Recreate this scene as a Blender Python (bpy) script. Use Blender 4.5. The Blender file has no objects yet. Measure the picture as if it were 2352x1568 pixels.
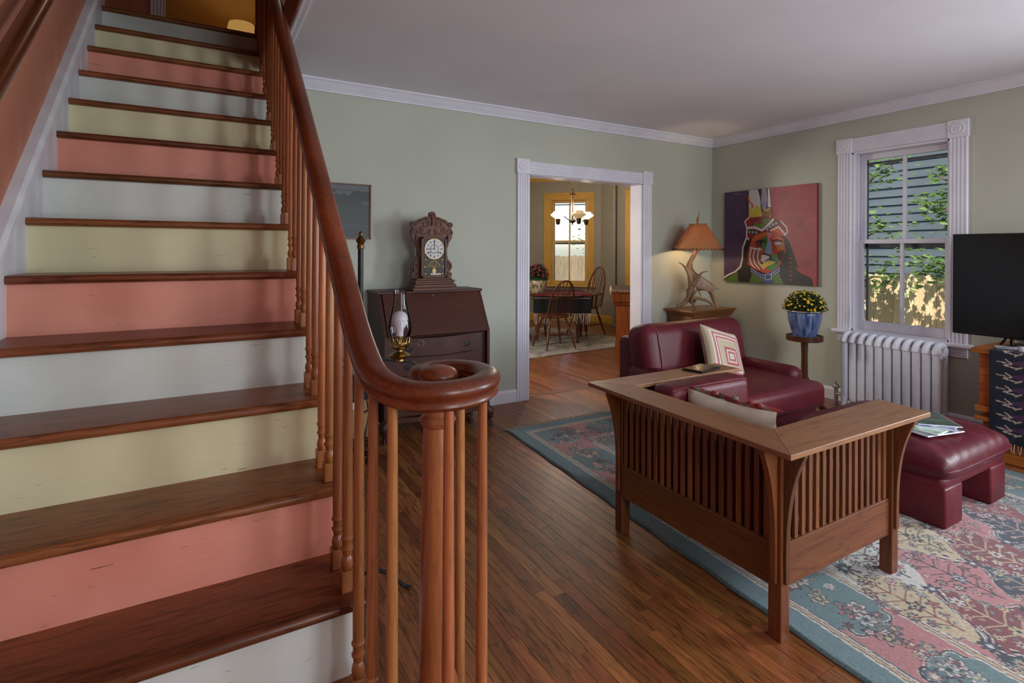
import bpy, bmesh, math, random
import numpy as np
from mathutils import Vector, Matrix
PI = math.pi
random.seed(7)
rng = np.random.default_rng(11)
SC = bpy.context.scene
COL = SC.collection

def S(r, g, b):
    f = lambda c: (c / 255 / 12.92) if c / 255 <= 0.04045 else ((c / 255 + 0.055) / 1.055) ** 2.4
    return (f(r), f(g), f(b), 1.0)

# ------------------------------------------------------------------ camera
YAW, ROLL, FPX, CYPX, CAMH = 0.523, -0.0035, 1229.86, 575.88, 1.37
cam_d = bpy.data.cameras.new('camera')
cam = bpy.data.objects.new('camera', cam_d)
COL.objects.link(cam)
cam_d.sensor_width = 36.0
cam_d.lens = FPX / 2352 * 36
cam_d.shift_y = (CYPX - 784) / 2352
cam_d.clip_start = 0.05
cam_d.clip_end = 200
cam.matrix_world = (Matrix.Translation((0, 0, CAMH)) @ Matrix.Rotation(-YAW, 4, 'Z')
                    @ Matrix.Rotation(PI / 2, 4, 'X') @ Matrix.Rotation(-ROLL, 4, 'Z'))
SC.camera = cam

# ------------------------------------------------------------------ view, world, sun, window light
SC.view_settings.view_transform = 'Standard'
SC.view_settings.look = 'None'
SC.view_settings.gamma = 1.0
SC.view_settings.use_curve_mapping = False
SC.view_settings.exposure = 0.18
SC.cycles.use_denoising = True
SC.cycles.use_adaptive_sampling = True
SC.cycles.adaptive_threshold = 0.02
SC.cycles.max_bounces = 6
SC.cycles.diffuse_bounces = 3
SC.cycles.glossy_bounces = 2
SC.cycles.transparent_max_bounces = 12
SC.cycles.sample_clamp_indirect = 6.0
SC.cycles.caustics_reflective = False
SC.cycles.caustics_refractive = False

wd = bpy.data.worlds.new('sky')
SC.world = wd
wd.use_nodes = True
wn = wd.node_tree
bg = wn.nodes['Background']
sky = wn.nodes.new('ShaderNodeTexSky')
sky.sky_type = 'NISHITA'
sky.sun_disc = False
sky.sun_elevation = math.radians(48)
sky.sun_rotation = math.radians(200)
wn.links.new(sky.outputs[0], bg.inputs['Color'])
bg.inputs['Strength'].default_value = 0.19

def lamp(kind, name, loc, energy, color, direction=None, **kw):
    d = bpy.data.lights.new(name, kind)
    d.energy = energy
    d.color = color
    for k, v in kw.items():
        setattr(d, k, v)
    o = bpy.data.objects.new(name, d)
    COL.objects.link(o)
    o.location = loc
    if direction is not None:
        o.rotation_euler = Vector(direction).to_track_quat('-Z', 'Y').to_euler()
    return o

lamp('SUN', 'sun', (6, 0, 9), 7.5, (1.0, 0.9, 0.74), (0.52, 0.10, -0.85), angle=0.009)
DAY = (0.84, 0.93, 1.0)
# daylight through the windows of the front wall (behind the camera) and of the right wall nearer the street
lamp('AREA', 'front_window_daylight', (3.5, -1.93, 1.55), 40, DAY, (-0.25, 1, -0.42), shape='RECTANGLE', size=1.9, size_y=1.5)
lamp('AREA', 'hall_window_daylight', (1.25, -1.93, 1.5), 40, DAY, (-0.15, 1, -0.30), shape='RECTANGLE', size=0.9, size_y=1.6)
lamp('AREA', 'street_side_window_daylight', (5.06, -0.35, 1.4), 82, DAY, (-1, 0.30, -0.42), shape='RECTANGLE', size=0.5, size_y=1.35)
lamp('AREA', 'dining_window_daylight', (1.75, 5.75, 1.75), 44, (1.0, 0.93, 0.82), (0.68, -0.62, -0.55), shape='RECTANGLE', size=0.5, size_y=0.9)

# ------------------------------------------------------------------ materials
def newmat(name):
    m = bpy.data.materials.new(name)
    m.use_nodes = True
    nt = m.node_tree
    return m, nt, nt.nodes['Principled BSDF']

def N(nt, typ, **kw):
    n = nt.nodes.new(typ)
    for k, v in kw.items():
        if k.startswith('i_'):
            n.inputs[k[2:]].default_value = v
        else:
            setattr(n, k, v)
    return n

def ramp(nt, fac, stops):
    r = nt.nodes.new('ShaderNodeValToRGB')
    el = r.color_ramp.elements
    while len(el) < len(stops):
        el.new(0.5)
    for e, (p, c) in zip(el, stops):
        e.position = p
        e.color = c
    nt.links.new(fac, r.inputs[0])
    return r.outputs[0]

def bump(nt, bsdf, h, strength=0.2, dist=0.01):
    b = N(nt, 'ShaderNodeBump')
    b.inputs['Strength'].default_value = strength
    b.inputs['Distance'].default_value = dist
    nt.links.new(h, b.inputs['Height'])
    nt.links.new(b.outputs[0], bsdf.inputs['Normal'])

def plain(name, col, rough=0.5, metal=0.0, **kw):
    m, nt, b = newmat(name)
    b.inputs['Base Color'].default_value = col
    b.inputs['Roughness'].default_value = rough
    b.inputs['Metallic'].default_value = metal
    for k, v in kw.items():
        b.inputs[k].default_value = v
    return m

def mottled(name, c1, c2, scale=6, rough=0.5, bstr=0.1, bscale=60, detail=5, metal=0.0, coat=0.0, lo=0.35, hi=0.65, obj=True, stretch=(1, 1, 1)):
    """two tones of one paint/leather/metal mixed by noise, with a fine bump"""
    m, nt, b = newmat(name)
    tc = N(nt, 'ShaderNodeTexCoord')
    mp = N(nt, 'ShaderNodeMapping')
    mp.inputs['Scale'].default_value = stretch
    nt.links.new(tc.outputs['Object'], mp.inputs[0])
    n1 = N(nt, 'ShaderNodeTexNoise', i_Scale=scale, i_Detail=detail)
    nt.links.new(mp.outputs[0], n1.inputs['Vector'])
    c = ramp(nt, n1.outputs['Fac'], [(lo, c1), (hi, c2)])
    nt.links.new(c, b.inputs['Base Color'])
    b.inputs['Roughness'].default_value = rough
    b.inputs['Metallic'].default_value = metal
    b.inputs['Coat Weight'].default_value = coat
    b.inputs['Specular IOR Level'].default_value = 0.36 if 'leather' in name else 0.5
    if bstr > 0:
        n2 = N(nt, 'ShaderNodeTexNoise', i_Scale=bscale, i_Detail=3.0)
        nt.links.new(tc.outputs['Object'], n2.inputs['Vector'])
        bump(nt, b, n2.outputs['Fac'], bstr, 0.004)
    return m

def wood(name, dark, light, axis='Y', rough=0.34, scale=1.0, rnd=0.0, lines=0.55, coat=0.15, pores=1.0):
    """boards: colour streaks along one axis, cathedral grain from contour lines of a stretched noise"""
    m, nt, b = newmat(name)
    L = nt.links.new
    tc = N(nt, 'ShaderNodeTexCoord')
    oi = N(nt, 'ShaderNodeObjectInfo')
    off = N(nt, 'ShaderNodeVectorMath', operation='SCALE')
    cmb = N(nt, 'ShaderNodeCombineXYZ')
    for i in range(3):
        L(oi.outputs['Random'], cmb.inputs[i])
    L(cmb.outputs[0], off.inputs[0])
    off.inputs['Scale'].default_value = 23.7
    add = N(nt, 'ShaderNodeVectorMath', operation='ADD')
    L(tc.outputs['Object'], add.inputs[0])
    L(off.outputs[0], add.inputs[1])
    mp = N(nt, 'ShaderNodeMapping')
    s = [scale] * 3
    s['XYZ'.index(axis)] = 0.09 * scale
    mp.inputs['Scale'].default_value = s
    L(add.outputs[0], mp.inputs[0])
    n1 = N(nt, 'ShaderNodeTexNoise', i_Scale=9.0, i_Detail=4.0, i_Roughness=0.55)
    L(mp.outputs[0], n1.inputs['Vector'])
    mul = N(nt, 'ShaderNodeMath', operation='MULTIPLY')
    L(n1.outputs['Fac'], mul.inputs[0])
    mul.inputs[1].default_value = 9.0
    pp = N(nt, 'ShaderNodeMath', operation='PINGPONG')
    L(mul.outputs[0], pp.inputs[0])
    pp.inputs[1].default_value = 0.5
    n2 = N(nt, 'ShaderNodeTexNoise', i_Scale=70.0, i_Detail=5.0, i_Roughness=0.7)
    L(mp.outputs[0], n2.inputs['Vector'])
    n3 = N(nt, 'ShaderNodeTexNoise', i_Scale=2.2, i_Detail=2.0)
    L(mp.outputs[0], n3.inputs['Vector'])
    base = ramp(nt, n3.outputs['Fac'], [(0.3, dark), (0.72, light)])
    gl = ramp(nt, pp.outputs[0], [(0.0, (lines, lines, lines, 1)), (0.16, (1, 1, 1, 1))])
    m1 = N(nt, 'ShaderNodeMix', data_type='RGBA', blend_type='MULTIPLY')
    m1.inputs[0].default_value = 1.0
    L(base, m1.inputs[6])
    L(gl, m1.inputs[7])
    po = ramp(nt, n2.outputs['Fac'], [(0.36, (1 - 0.4 * pores,) * 3 + (1,)), (0.56, (1, 1, 1, 1))])
    m2 = N(nt, 'ShaderNodeMix', data_type='RGBA', blend_type='MULTIPLY')
    m2.inputs[0].default_value = 0.8
    L(m1.outputs[2], m2.inputs[6])
    L(po, m2.inputs[7])
    out = m2.outputs[2]
    if rnd > 0:
        hs = N(nt, 'ShaderNodeHueSaturation')
        mr = N(nt, 'ShaderNodeMapRange')
        L(oi.outputs['Random'], mr.inputs[0])
        mr.inputs[3].default_value = 1 - rnd
        mr.inputs[4].default_value = 1 + rnd
        L(mr.outputs[0], hs.inputs['Value'])
        mr2 = N(nt, 'ShaderNodeMapRange')
        wob = N(nt, 'ShaderNodeMath', operation='PINGPONG')
        wob.inputs[1].default_value = 0.13
        L(oi.outputs['Random'], wob.inputs[0])
        L(wob.outputs[0], mr2.inputs[0])
        mr2.inputs[2].default_value = 0.13
        mr2.inputs[3].default_value = 0.488
        mr2.inputs[4].default_value = 0.508
        L(mr2.outputs[0], hs.inputs['Hue'])
        L(out, hs.inputs['Color'])
        out = hs.outputs[0]
    L(out, b.inputs['Base Color'])
    b.inputs['Roughness'].default_value = rough
    b.inputs['Coat Weight'].default_value = coat
    b.inputs['Coat Roughness'].default_value = 0.25
    b.inputs['Specular IOR Level'].default_value = 0.36
    bump(nt, b, n2.outputs['Fac'], 0.12, 0.002)
    return m

def emissive(name, col, strength, base=None):
    m, nt, b = newmat(name)
    b.inputs['Base Color'].default_value = base or col
    b.inputs['Emission Color'].default_value = col
    b.inputs['Emission Strength'].default_value = strength
    return m

def glassmat(name, tint=(0.98, 0.99, 1, 1), refl=0.10):
    """thin pane: mostly clear, mirror by facing angle"""
    m = bpy.data.materials.new(name)
    m.use_nodes = True
    nt = m.node_tree
    nt.nodes.remove(nt.nodes['Principled BSDF'])
    out = nt.nodes['Material Output']
    tr = N(nt, 'ShaderNodeBsdfTransparent')
    tr.inputs[0].default_value = tint
    gl = N(nt, 'ShaderNodeBsdfGlossy')
    gl.inputs['Roughness'].default_value = 0.02
    fr = N(nt, 'ShaderNodeLayerWeight')
    fr.inputs[0].default_value = refl
    mx = N(nt, 'ShaderNodeMixShader')
    nt.links.new(fr.outputs['Fresnel'], mx.inputs[0])
    nt.links.new(tr.outputs[0], mx.inputs[1])
    nt.links.new(gl.outputs[0], mx.inputs[2])
    nt.links.new(mx.outputs[0], out.inputs[0])
    return m

def vcol(name, rough=0.8, bstr=0.3, bscale=250, sheen=0.0):
    m, nt, b = newmat(name)
    a = N(nt, 'ShaderNodeVertexColor', layer_name='pattern')
    nt.links.new(a.outputs[0], b.inputs['Base Color'])
    b.inputs['Roughness'].default_value = rough
    b.inputs['Sheen Weight'].default_value = sheen
    tc = N(nt, 'ShaderNodeTexCoord')
    n2 = N(nt, 'ShaderNodeTexNoise', i_Scale=bscale, i_Detail=2.0)
    nt.links.new(tc.outputs['Object'], n2.inputs['Vector'])
    bump(nt, b, n2.outputs['Fac'], bstr, 0.006)
    return m

# ------------------------------------------------------------------ geometry helpers
class G:
    """collects shapes in one bmesh; obj() links it as one mesh object"""
    def __init__(self):
        self.bm = bmesh.new()

    def _merge(self, tb, mtx=None):
        if mtx is not None:
            tb.transform(mtx)
        me = bpy.data.meshes.new('t')
        tb.to_mesh(me)
        tb.free()
        self.bm.from_mesh(me)
        bpy.data.meshes.remove(me)

    def box(self, x0, x1, y0, y1, z0, z1, bev=0.0, seg=2, mtx=None):
        tb = bmesh.new()
        bmesh.ops.create_cube(tb, size=1.0)
        tb.transform(Matrix.Translation(((x0 + x1) / 2, (y0 + y1) / 2, (z0 + z1) / 2)) @
                     Matrix.Diagonal((abs(x1 - x0), abs(y1 - y0), abs(z1 - z0), 1)))
        if bev > 0:
            bmesh.ops.bevel(tb, geom=list(tb.edges), offset=bev, segments=seg, profile=0.5, affect='EDGES')
        self._merge(tb, mtx)
        return self

    def lathe(self, prof, c=(0, 0, 0), n=16, sx=1.0, sy=1.0, mtx=None, a0=0.0):
        """profile of (r, z); r = 0 closes"""
        tb = bmesh.new()
        rings = []
        for r, z in prof:
            if r <= 1e-6:
                rings.append([tb.verts.new((0, 0, z))])
            else:
                rings.append([tb.verts.new((r * sx * math.cos(a0 + 2 * PI * k / n), r * sy * math.sin(a0 + 2 * PI * k / n), z)) for k in range(n)])
        for a, b in zip(rings[:-1], rings[1:]):
            for k in range(n):
                k2 = (k + 1) % n
                if len(a) == 1 and len(b) == 1:
                    continue
                if len(a) == 1:
                    tb.faces.new((a[0], b[k2], b[k]))
                elif len(b) == 1:
                    tb.faces.new((a[k], a[k2], b[0]))
                else:
                    tb.faces.new((a[k], a[k2], b[k2], b[k]))
        if len(rings[0]) > 1:
            tb.faces.new(list(reversed(rings[0])))
        if len(rings[-1]) > 1:
            tb.faces.new(rings[-1])
        bmesh.ops.recalc_face_normals(tb, faces=tb.faces)
        self._merge(tb, (mtx or Matrix.Identity(4)) @ Matrix.Translation(c))
        return self

    def sweep(self, path, prof, up=(0, 0, 1), closed_path=False, caps=True, scale=None):
        """profile of (side, up) points carried along a path; keeps 'up' as the reference"""
        P = [Vector(p) for p in path]
        n = len(P)
        tb = bmesh.new()
        rings = []
        U0 = Vector(up)
        for i in range(n):
            if closed_path:
                t = P[(i + 1) % n] - P[i - 1]
            else:
                t = P[min(i + 1, n - 1)] - P[max(i - 1, 0)]
            t.normalize()
            side = t.cross(U0)
            if side.length < 1e-5:
                side = t.cross(Vector((1, 0, 0)))
            side.normalize()
            u = side.cross(t).normalized()
            k = scale[i] if scale is not None else 1.0
            rings.append([tb.verts.new(P[i] + side * a * k + u * b * k) for a, b in prof])
        m = len(prof)
        rr = list(zip(rings[:-1], rings[1:]))
        if closed_path:
            rr.append((rings[-1], rings[0]))
        for a, b in rr:
            for k in range(m):
                tb.faces.new((a[k], a[(k + 1) % m], b[(k + 1) % m], b[k]))
        if caps and not closed_path:
            tb.faces.new(list(reversed(rings[0])))
            tb.faces.new(rings[-1])
        bmesh.ops.recalc_face_normals(tb, faces=tb.faces)
        self._merge(tb)
        return self

    def tube(self, path, r, n=8, up=(0, 0, 1), closed=False, flat=1.0):
        prof = [(math.cos(2 * PI * k / n), flat * math.sin(2 * PI * k / n)) for k in range(n)]
        sc = [r] * len(path) if not hasattr(r, '__len__') else r
        return self.sweep(path, prof, up, closed, True, sc)

    def prism(self, poly, h0, h1, plane='XY', mtx=None, bev=0.0):
        """polygon extruded: plane XY->z, XZ->y, YZ->x"""
        tb = bmesh.new()
        def pt(a, b, h):
            return {'XY': (a, b, h), 'XZ': (a, h, b), 'YZ': (h, a, b)}[plane]
        lo = [tb.verts.new(pt(a, b, h0)) for a, b in poly]
        hi = [tb.verts.new(pt(a, b, h1)) for a, b in poly]
        m = len(poly)
        tb.faces.new(lo)
        tb.faces.new(hi)
        for k in range(m):
            tb.faces.new((lo[k], lo[(k + 1) % m], hi[(k + 1) % m], hi[k]))
        bmesh.ops.recalc_face_normals(tb, faces=tb.faces)
        if bev > 0:
            bmesh.ops.bevel(tb, geom=list(tb.edges), offset=bev, segments=2, profile=0.5, affect='EDGES')
        self._merge(tb, mtx)
        return self

    def ball(self, c, r, sub=2, sx=1, sy=1, sz=1, mtx=None):
        tb = bmesh.new()
        bmesh.ops.create_icosphere(tb, subdivisions=sub, radius=r)
        self._merge(tb, (mtx or Matrix.Identity(4)) @ Matrix.Translation(c) @ Matrix.Diagonal((sx, sy, sz, 1)))
        return self

    def mesh(self, name):
        me = bpy.data.meshes.new(name)
        self.bm.normal_update()
        self.bm.to_mesh(me)
        self.bm.free()
        return me

    def obj(self, name, m, parent=None, smooth=None, loc=None, rot=None):
        me = self.mesh(name)
        return link(name, me, m, parent, smooth, loc, rot)

def link(name, me, m, parent=None, smooth=None, loc=None, rot=None):
    if m is not None and not me.materials:
        me.materials.append(m)
    if smooth is not None:
        me.shade_smooth()
        if smooth < 180:
            me.set_sharp_from_angle(angle=math.radians(smooth))
    o = bpy.data.objects.new(name, me)
    COL.objects.link(o)
    if parent is not None:
        o.parent = parent
    if loc is not None:
        o.location = loc
    if rot is not None:
        o.rotation_euler = rot
    return o

def thing(name, label, cat, loc=(0, 0, 0), rz=0.0, group=None):
    o = bpy.data.objects.new(name, None)
    o.empty_display_size = 0.1
    COL.objects.link(o)
    o.location = loc
    o.rotation_euler = (0, 0, rz)
    return tag(o, label, cat, group)

def tag(o, label, cat, group=None):
    o['label'] = label
    o['category'] = cat
    if group:
        o['group'] = group
    return o

def struct(o, label=None):
    o['kind'] = 'structure'
    if label:
        o['label'] = label
    return o

def part(o, label):
    o['label'] = label
    return o

def rot(a, axis='Z', at=(0, 0, 0)):
    return Matrix.Translation(at) @ Matrix.Rotation(a, 4, axis) @ Matrix.Translation(-Vector(at))

def pillow(w, h, t, n=14, pinch=0.07):
    """cushion lying in XY (w x h), thickness t, drawn-out corners; returns a mesh"""
    g = np.linspace(-1, 1, n + 1)
    bm = bmesh.new()
    top, bot = {}, {}
    for i, a in enumerate(g):
        for j, b in enumerate(g):
            k = (1 - a ** 4) * (1 - b ** 4)
            th = t / 2 * max(k, 0) ** 0.45
            x = a * w / 2 * (1 - pinch * (1 - b * b) * abs(a) ** 3)
            y = b * h / 2 * (1 - pinch * (1 - a * a) * abs(b) ** 3)
            edge = i in (0, n) or j in (0, n)
            wob = 0.05 * t * math.sin(5 * a + 3 * b) * k
            top[i, j] = bm.verts.new((x, y, th + wob))
            bot[i, j] = top[i, j] if edge else bm.verts.new((x, y, -th + wob))
    for i in range(n):
        for j in range(n):
            bm.faces.new((top[i, j], top[i + 1, j], top[i + 1, j + 1], top[i, j + 1]))
            f = [bot[i, j], bot[i, j + 1], bot[i + 1, j + 1], bot[i + 1, j]]
            try:
                bm.faces.new(f)
            except ValueError:
                pass
    me = bpy.data.meshes.new('pillow')
    bmesh.ops.recalc_face_normals(bm, faces=bm.faces)
    bm.to_mesh(me)
    bm.free()
    return me

def canvas_mesh(name, img, fn, thick=None):
    """grid mesh whose point colours carry a drawn pattern; img[row, col] linear RGB; fn(u, v) -> Nx3 positions"""
    h, w, _ = img.shape
    U, V = np.meshgrid(np.linspace(0, 1, w), np.linspace(0, 1, h))
    co = fn(U.ravel(), V.ravel()).astype(np.float32)
    idx = np.arange(h * w).reshape(h, w)
    q = np.stack([idx[:-1, :-1], idx[:-1, 1:], idx[1:, 1:], idx[1:, :-1]], -1).reshape(-1, 4)
    me = bpy.data.meshes.new(name)
    me.vertices.add(h * w)
    me.vertices.foreach_set('co', co.ravel())
    nf = len(q)
    me.loops.add(nf * 4)
    me.loops.foreach_set('vertex_index', q.ravel().astype(np.int32))
    me.polygons.add(nf)
    me.polygons.foreach_set('loop_start', np.arange(0, nf * 4, 4, dtype=np.int32))
    me.polygons.foreach_set('loop_total', np.full(nf, 4, np.int32))
    me.update(calc_edges=True)
    a = me.color_attributes.new('pattern', 'FLOAT_COLOR', 'POINT')
    c4 = np.ones((h * w, 4), np.float32)
    c4[:, :3] = img.reshape(-1, 3)
    a.data.foreach_set('color', c4.ravel())
    return me

class Canvas:
    """small painter on a numpy array; coordinates x right, y down in its own units"""
    def __init__(self, w, h, ppu, bgc):
        self.ppu = ppu
        self.W, self.H = int(round(w * ppu)), int(round(h * ppu))
        self.a = np.empty((self.H, self.W, 3), np.float32)
        self.a[:] = bgc[:3]
    def win(self, x0, x1, y0, y1):
        p = self.ppu
        i0, i1 = max(0, int(y0 * p)), min(self.H, int(y1 * p) + 2)
        j0, j1 = max(0, int(x0 * p)), min(self.W, int(x1 * p) + 2)
        if i1 <= i0 or j1 <= j0:
            return None
        X, Y = np.meshgrid((np.arange(j0, j1) + .5) / p, (np.arange(i0, i1) + .5) / p)
        return self.a[i0:i1, j0:j1], X, Y
    def poly(self, pts, c):
        xs, ys = [p[0] for p in pts], [p[1] for p in pts]
        w = self.win(min(xs), max(xs), min(ys), max(ys))
        if w is None:
            return
        A, X, Y = w
        ins = np.zeros(X.shape, bool)
        n = len(pts)
        for i in range(n):
            x1, y1 = pts[i]
            x2, y2 = pts[(i + 1) % n]
            if y1 == y2:
                continue
            cr = ((y1 > Y) != (y2 > Y)) & (X < (x2 - x1) * (Y - y1) / (y2 - y1) + x1)
            ins ^= cr
        A[ins] = c[:3]
    def line(self, pts, wd, c):
        for (x1, y1), (x2, y2) in zip(pts[:-1], pts[1:]):
            w = self.win(min(x1, x2) - wd, max(x1, x2) + wd, min(y1, y2) - wd, max(y1, y2) + wd)
            if w is None:
                continue
            A, X, Y = w
            dx, dy = x2 - x1, y2 - y1
            L = dx * dx + dy * dy + 1e-12
            t = np.clip(((X - x1) * dx + (Y - y1) * dy) / L, 0, 1)
            d = np.hypot(X - x1 - t * dx, Y - y1 - t * dy)
            A[d < wd / 2] = c[:3]
    def disc(self, x, y, r, c, petals=0, amp=0.3, ph=0.0, sx=1.0, sy=1.0):
        w = self.win(x - r * sx * 1.4, x + r * sx * 1.4, y - r * sy * 1.4, y + r * sy * 1.4)
        if w is None:
            return
        A, X, Y = w
        dx, dy = (X - x) / sx, (Y - y) / sy
        R = np.hypot(dx, dy)
        lim = r
        if petals:
            lim = r * (1 - amp / 2 + amp / 2 * np.cos(petals * np.arctan2(dy, dx) + ph))
        A[R < lim] = c[:3]

# shared materials
M = {}
M['sage'] = mottled('sage_wall_paint', S(182, 184, 170), S(188, 190, 176), 2.0, 0.62, 0.05, 140)
M['ceil'] = mottled('ceiling_paint', S(228, 224, 232), S(234, 230, 237), 1.5, 0.8, 0.08, 90)
M['coral_wall'] = mottled('coral_wall_paint', S(186, 118, 94), S(192, 124, 100), 2.0, 0.7, 0.05, 140)
M['white'] = mottled('white_trim_paint', S(222, 220, 232), S(230, 228, 238), 5.0, 0.42, 0.05, 60)
M['skirtwhite'] = mottled('skirt_paint', S(214, 212, 220), S(224, 222, 229), 5.0, 0.5, 0.08, 60)
M['taupe'] = mottled('taupe_wall_paint', S(150, 142, 124), S(156, 148, 130), 2.0, 0.7, 0.05, 120)
M['ochre'] = mottled('ochre_trim_paint', S(205, 158, 72), S(212, 166, 80), 5.0, 0.45, 0.04, 60)
M['yellow_wall'] = mottled('yellow_wall_paint', S(196, 160, 98), S(202, 166, 105), 2.0, 0.7, 0.04, 100)
M['tread'] = wood('stair_tread_oak', S(98, 52, 28), S(150, 88, 50), 'X', 0.34, 1.3, 0.12, 0.5, 0.15)
M['rail'] = wood('handrail_mahogany', S(88, 36, 18), S(140, 68, 34), 'Y', 0.33, 1.6, 0.0, 0.72, 0.22, 0.7)
M['baluster'] = wood('baluster_maple', S(128, 70, 36), S(188, 122, 72), 'Z', 0.34, 1.6, 0.16, 0.8, 0.2, 0.7)
M['floor'] = wood('oak_floor_strip', S(112, 64, 34), S(176, 112, 62), 'Y', 0.36, 1.3, 0.2, 0.42, 0.08)
M['floor_d'] = wood('oak_dining_strip', S(120, 66, 36), S(168, 104, 60), 'Y', 0.3, 1.3, 0.16, 0.45, 0.15)
M['gap'] = plain('floor_joint', S(38, 22, 14), 0.8)
M['settle'] = wood('settle_cherry', S(100, 58, 32), S(138, 86, 50), 'Z', 0.36, 1.2, 0.10, 0.72, 0.12, 0.7)
M['settle_x'] = wood('settle_cherry_x', S(102, 60, 34), S(138, 88, 52), 'X', 0.36, 1.1, 0.05, 0.7, 0.12, 0.7)
M['settle_y'] = wood('settle_cherry_y', S(100, 58, 32), S(136, 85, 49), 'Y', 0.36, 1.1, 0.05, 0.7, 0.12, 0.7)
M['settle_top_x'] = wood('settle_top_x', S(126, 82, 54), S(164, 116, 80), 'X', 0.42, 1.0, 0.0, 0.72, 0.1, 0.7)  # both top woods: lighter copies of the cherry, dusty sheen put into the colour
M['settle_top_y'] = wood('settle_top_y', S(122, 78, 50), S(156, 108, 72), 'Y', 0.42, 1.0, 0.0, 0.72, 0.1, 0.7)
M['leather'] = mottled('burgundy_leather', S(84, 20, 29), S(100, 28, 38), 7, 0.42, 0.3, 160, coat=0.0)
M['leather_w'] = mottled('worn_burgundy_leather', S(84, 22, 32), S(116, 50, 58), 9, 0.42, 0.3, 120, coat=0.0, lo=0.5, hi=0.82)
M['desk'] = wood('desk_mahogany', S(56, 28, 22), S(84, 44, 32), 'X', 0.42, 1.0, 0.04, 0.85, 0.0, 0.4)
M['clockwood'] = wood('clock_walnut', S(72, 36, 26), S(112, 62, 42), 'Z', 0.45, 1.2, 0.0, 0.85, 0.0, 0.4)
M['pine'] = wood('pine_cabinet', S(160, 84, 34), S(198, 118, 56), 'Y', 0.38, 0.9, 0.05, 0.6, 0.15)
M['oakcab'] = wood('oak_side_cabinet', S(112, 66, 28), S(150, 96, 48), 'X', 0.38, 1.0, 0.03, 0.7, 0.15)
M['windsor'] = wood('windsor_chair_wood', S(88, 46, 26), S(124, 70, 42), 'Z', 0.35, 1.0, 0.05, 0.85, 0.2, 0.4)
M['iron'] = mottled('black_iron', S(20, 21, 24), S(34, 34, 38), 20, 0.42, 0.1, 120, metal=0.3)
M['brass'] = mottled('aged_brass', S(140, 112, 66), S(178, 150, 96), 14, 0.28, 0.05, 90, metal=1.0)
M['bronze'] = mottled('dark_bronze', S(90, 66, 40), S(120, 90, 56), 14, 0.35, 0.05, 90, metal=0.9)
M['glass'] = glassmat('window_glass')
M['chimney'] = glassmat('lamp_chimney_glass', (0.93, 0.94, 0.95, 1), 0.22)
M['black'] = mottled('black_plastic', S(14, 14, 15), S(20, 20, 21), 5, 0.3, 0.0)
# ================================================================== ROOM SHELL
W, D, H = 5.093, 4.207, 2.645          # right wall, back wall, ceiling
DX0, DX1, DZ = 2.592, 4.010, 2.09      # doorway
WY0, WY1, WZ0, WZ1 = 1.931, 2.666, 0.66, 2.265   # window opening in the right wall
TW_ = 0.155
UPZ = 2.983                             # upper floor

def sempty(name, label=None, loc=(0, 0, 0), rz=0.0):
    o = bpy.data.objects.new(name, None)
    o.empty_display_size = 0.1
    COL.objects.link(o)
    o.location = loc
    o.rotation_euler = (0, 0, rz)
    return struct(o, label)

g = G()
g.box(-0.61, 0.47, D, D + TW_, 0, 2.5)
g.box(0.37, DX0, D, D + TW_, 0, H)
g.box(DX1, W, D, D + TW_, 0, H)
g.box(DX0, DX1, D, D + TW_, DZ, H)
struct(g.obj('wall_back', M['sage']), 'pale sage green wall with the wide white doorway')
g = G()
X1 = W + 0.17
g.box(W, X1, WY1, D + TW_, 0, H)
g.box(W, X1, 0.05, WY0, 0, H)
g.box(W, X1, WY0, WY1, 0, WZ0)
g.box(W, X1, WY0, WY1, WZ1, H)
g.box(W, X1, -1.05, 0.05, 0, 0.7)
g.box(W, X1, -1.05, 0.05, 2.3, H)
g.box(W, X1, -2.15, -1.05, 0, H)
struct(g.obj('wall_right', M['sage']), 'pale sage green wall with the window above the radiator')
g = G()
g.box(-0.61, 0.75, -2.15, -1.98, 0, H)
g.box(1.75, 2.5, -2.15, -1.98, 0, H)
g.box(4.5, W, -2.15, -1.98, 0, H)
for a, b in ((0.75, 1.75), (2.5, 4.5)):
    g.box(a, b, -2.15, -1.98, 0, 0.7)
    g.box(a, b, -2.15, -1.98, 2.35, H)
struct(g.obj('wall_front', M['sage']), 'pale sage green street wall')
g = G()
g.box(-0.78, -0.61, -2.15, 8.6, 0, 5.4)
struct(g.obj('wall_left', M['coral_wall']), 'coral painted wall beside the staircase')
g = G()
g.box(0.47, W + 0.17, -2.15, D + TW_, H, UPZ - 0.03)
g.box(-0.61, 0.47, -2.15, 0.75, H, UPZ - 0.03)
struct(g.obj('ceiling', M['ceil']), 'plain off white plaster ceiling')

# stairwell fascia and its white edge trim
g = G()
g.box(0.455, 0.47, 0.75, 4.42, H + 0.05, UPZ)
struct(g.obj('wall_stairwell', M['coral_wall']), 'coral fascia around the stairwell opening')
g = G()
g.box(0.435, 0.475, 0.75, D + 0.05, H - 0.012, H + 0.05, 0.006)
g.box(0.425, 0.445, 0.75, D + 0.05, H - 0.018, H + 0.006, 0.006)
struct(g.obj('trim_5', M['white']), 'white edge moulding of the stairwell opening')

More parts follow.
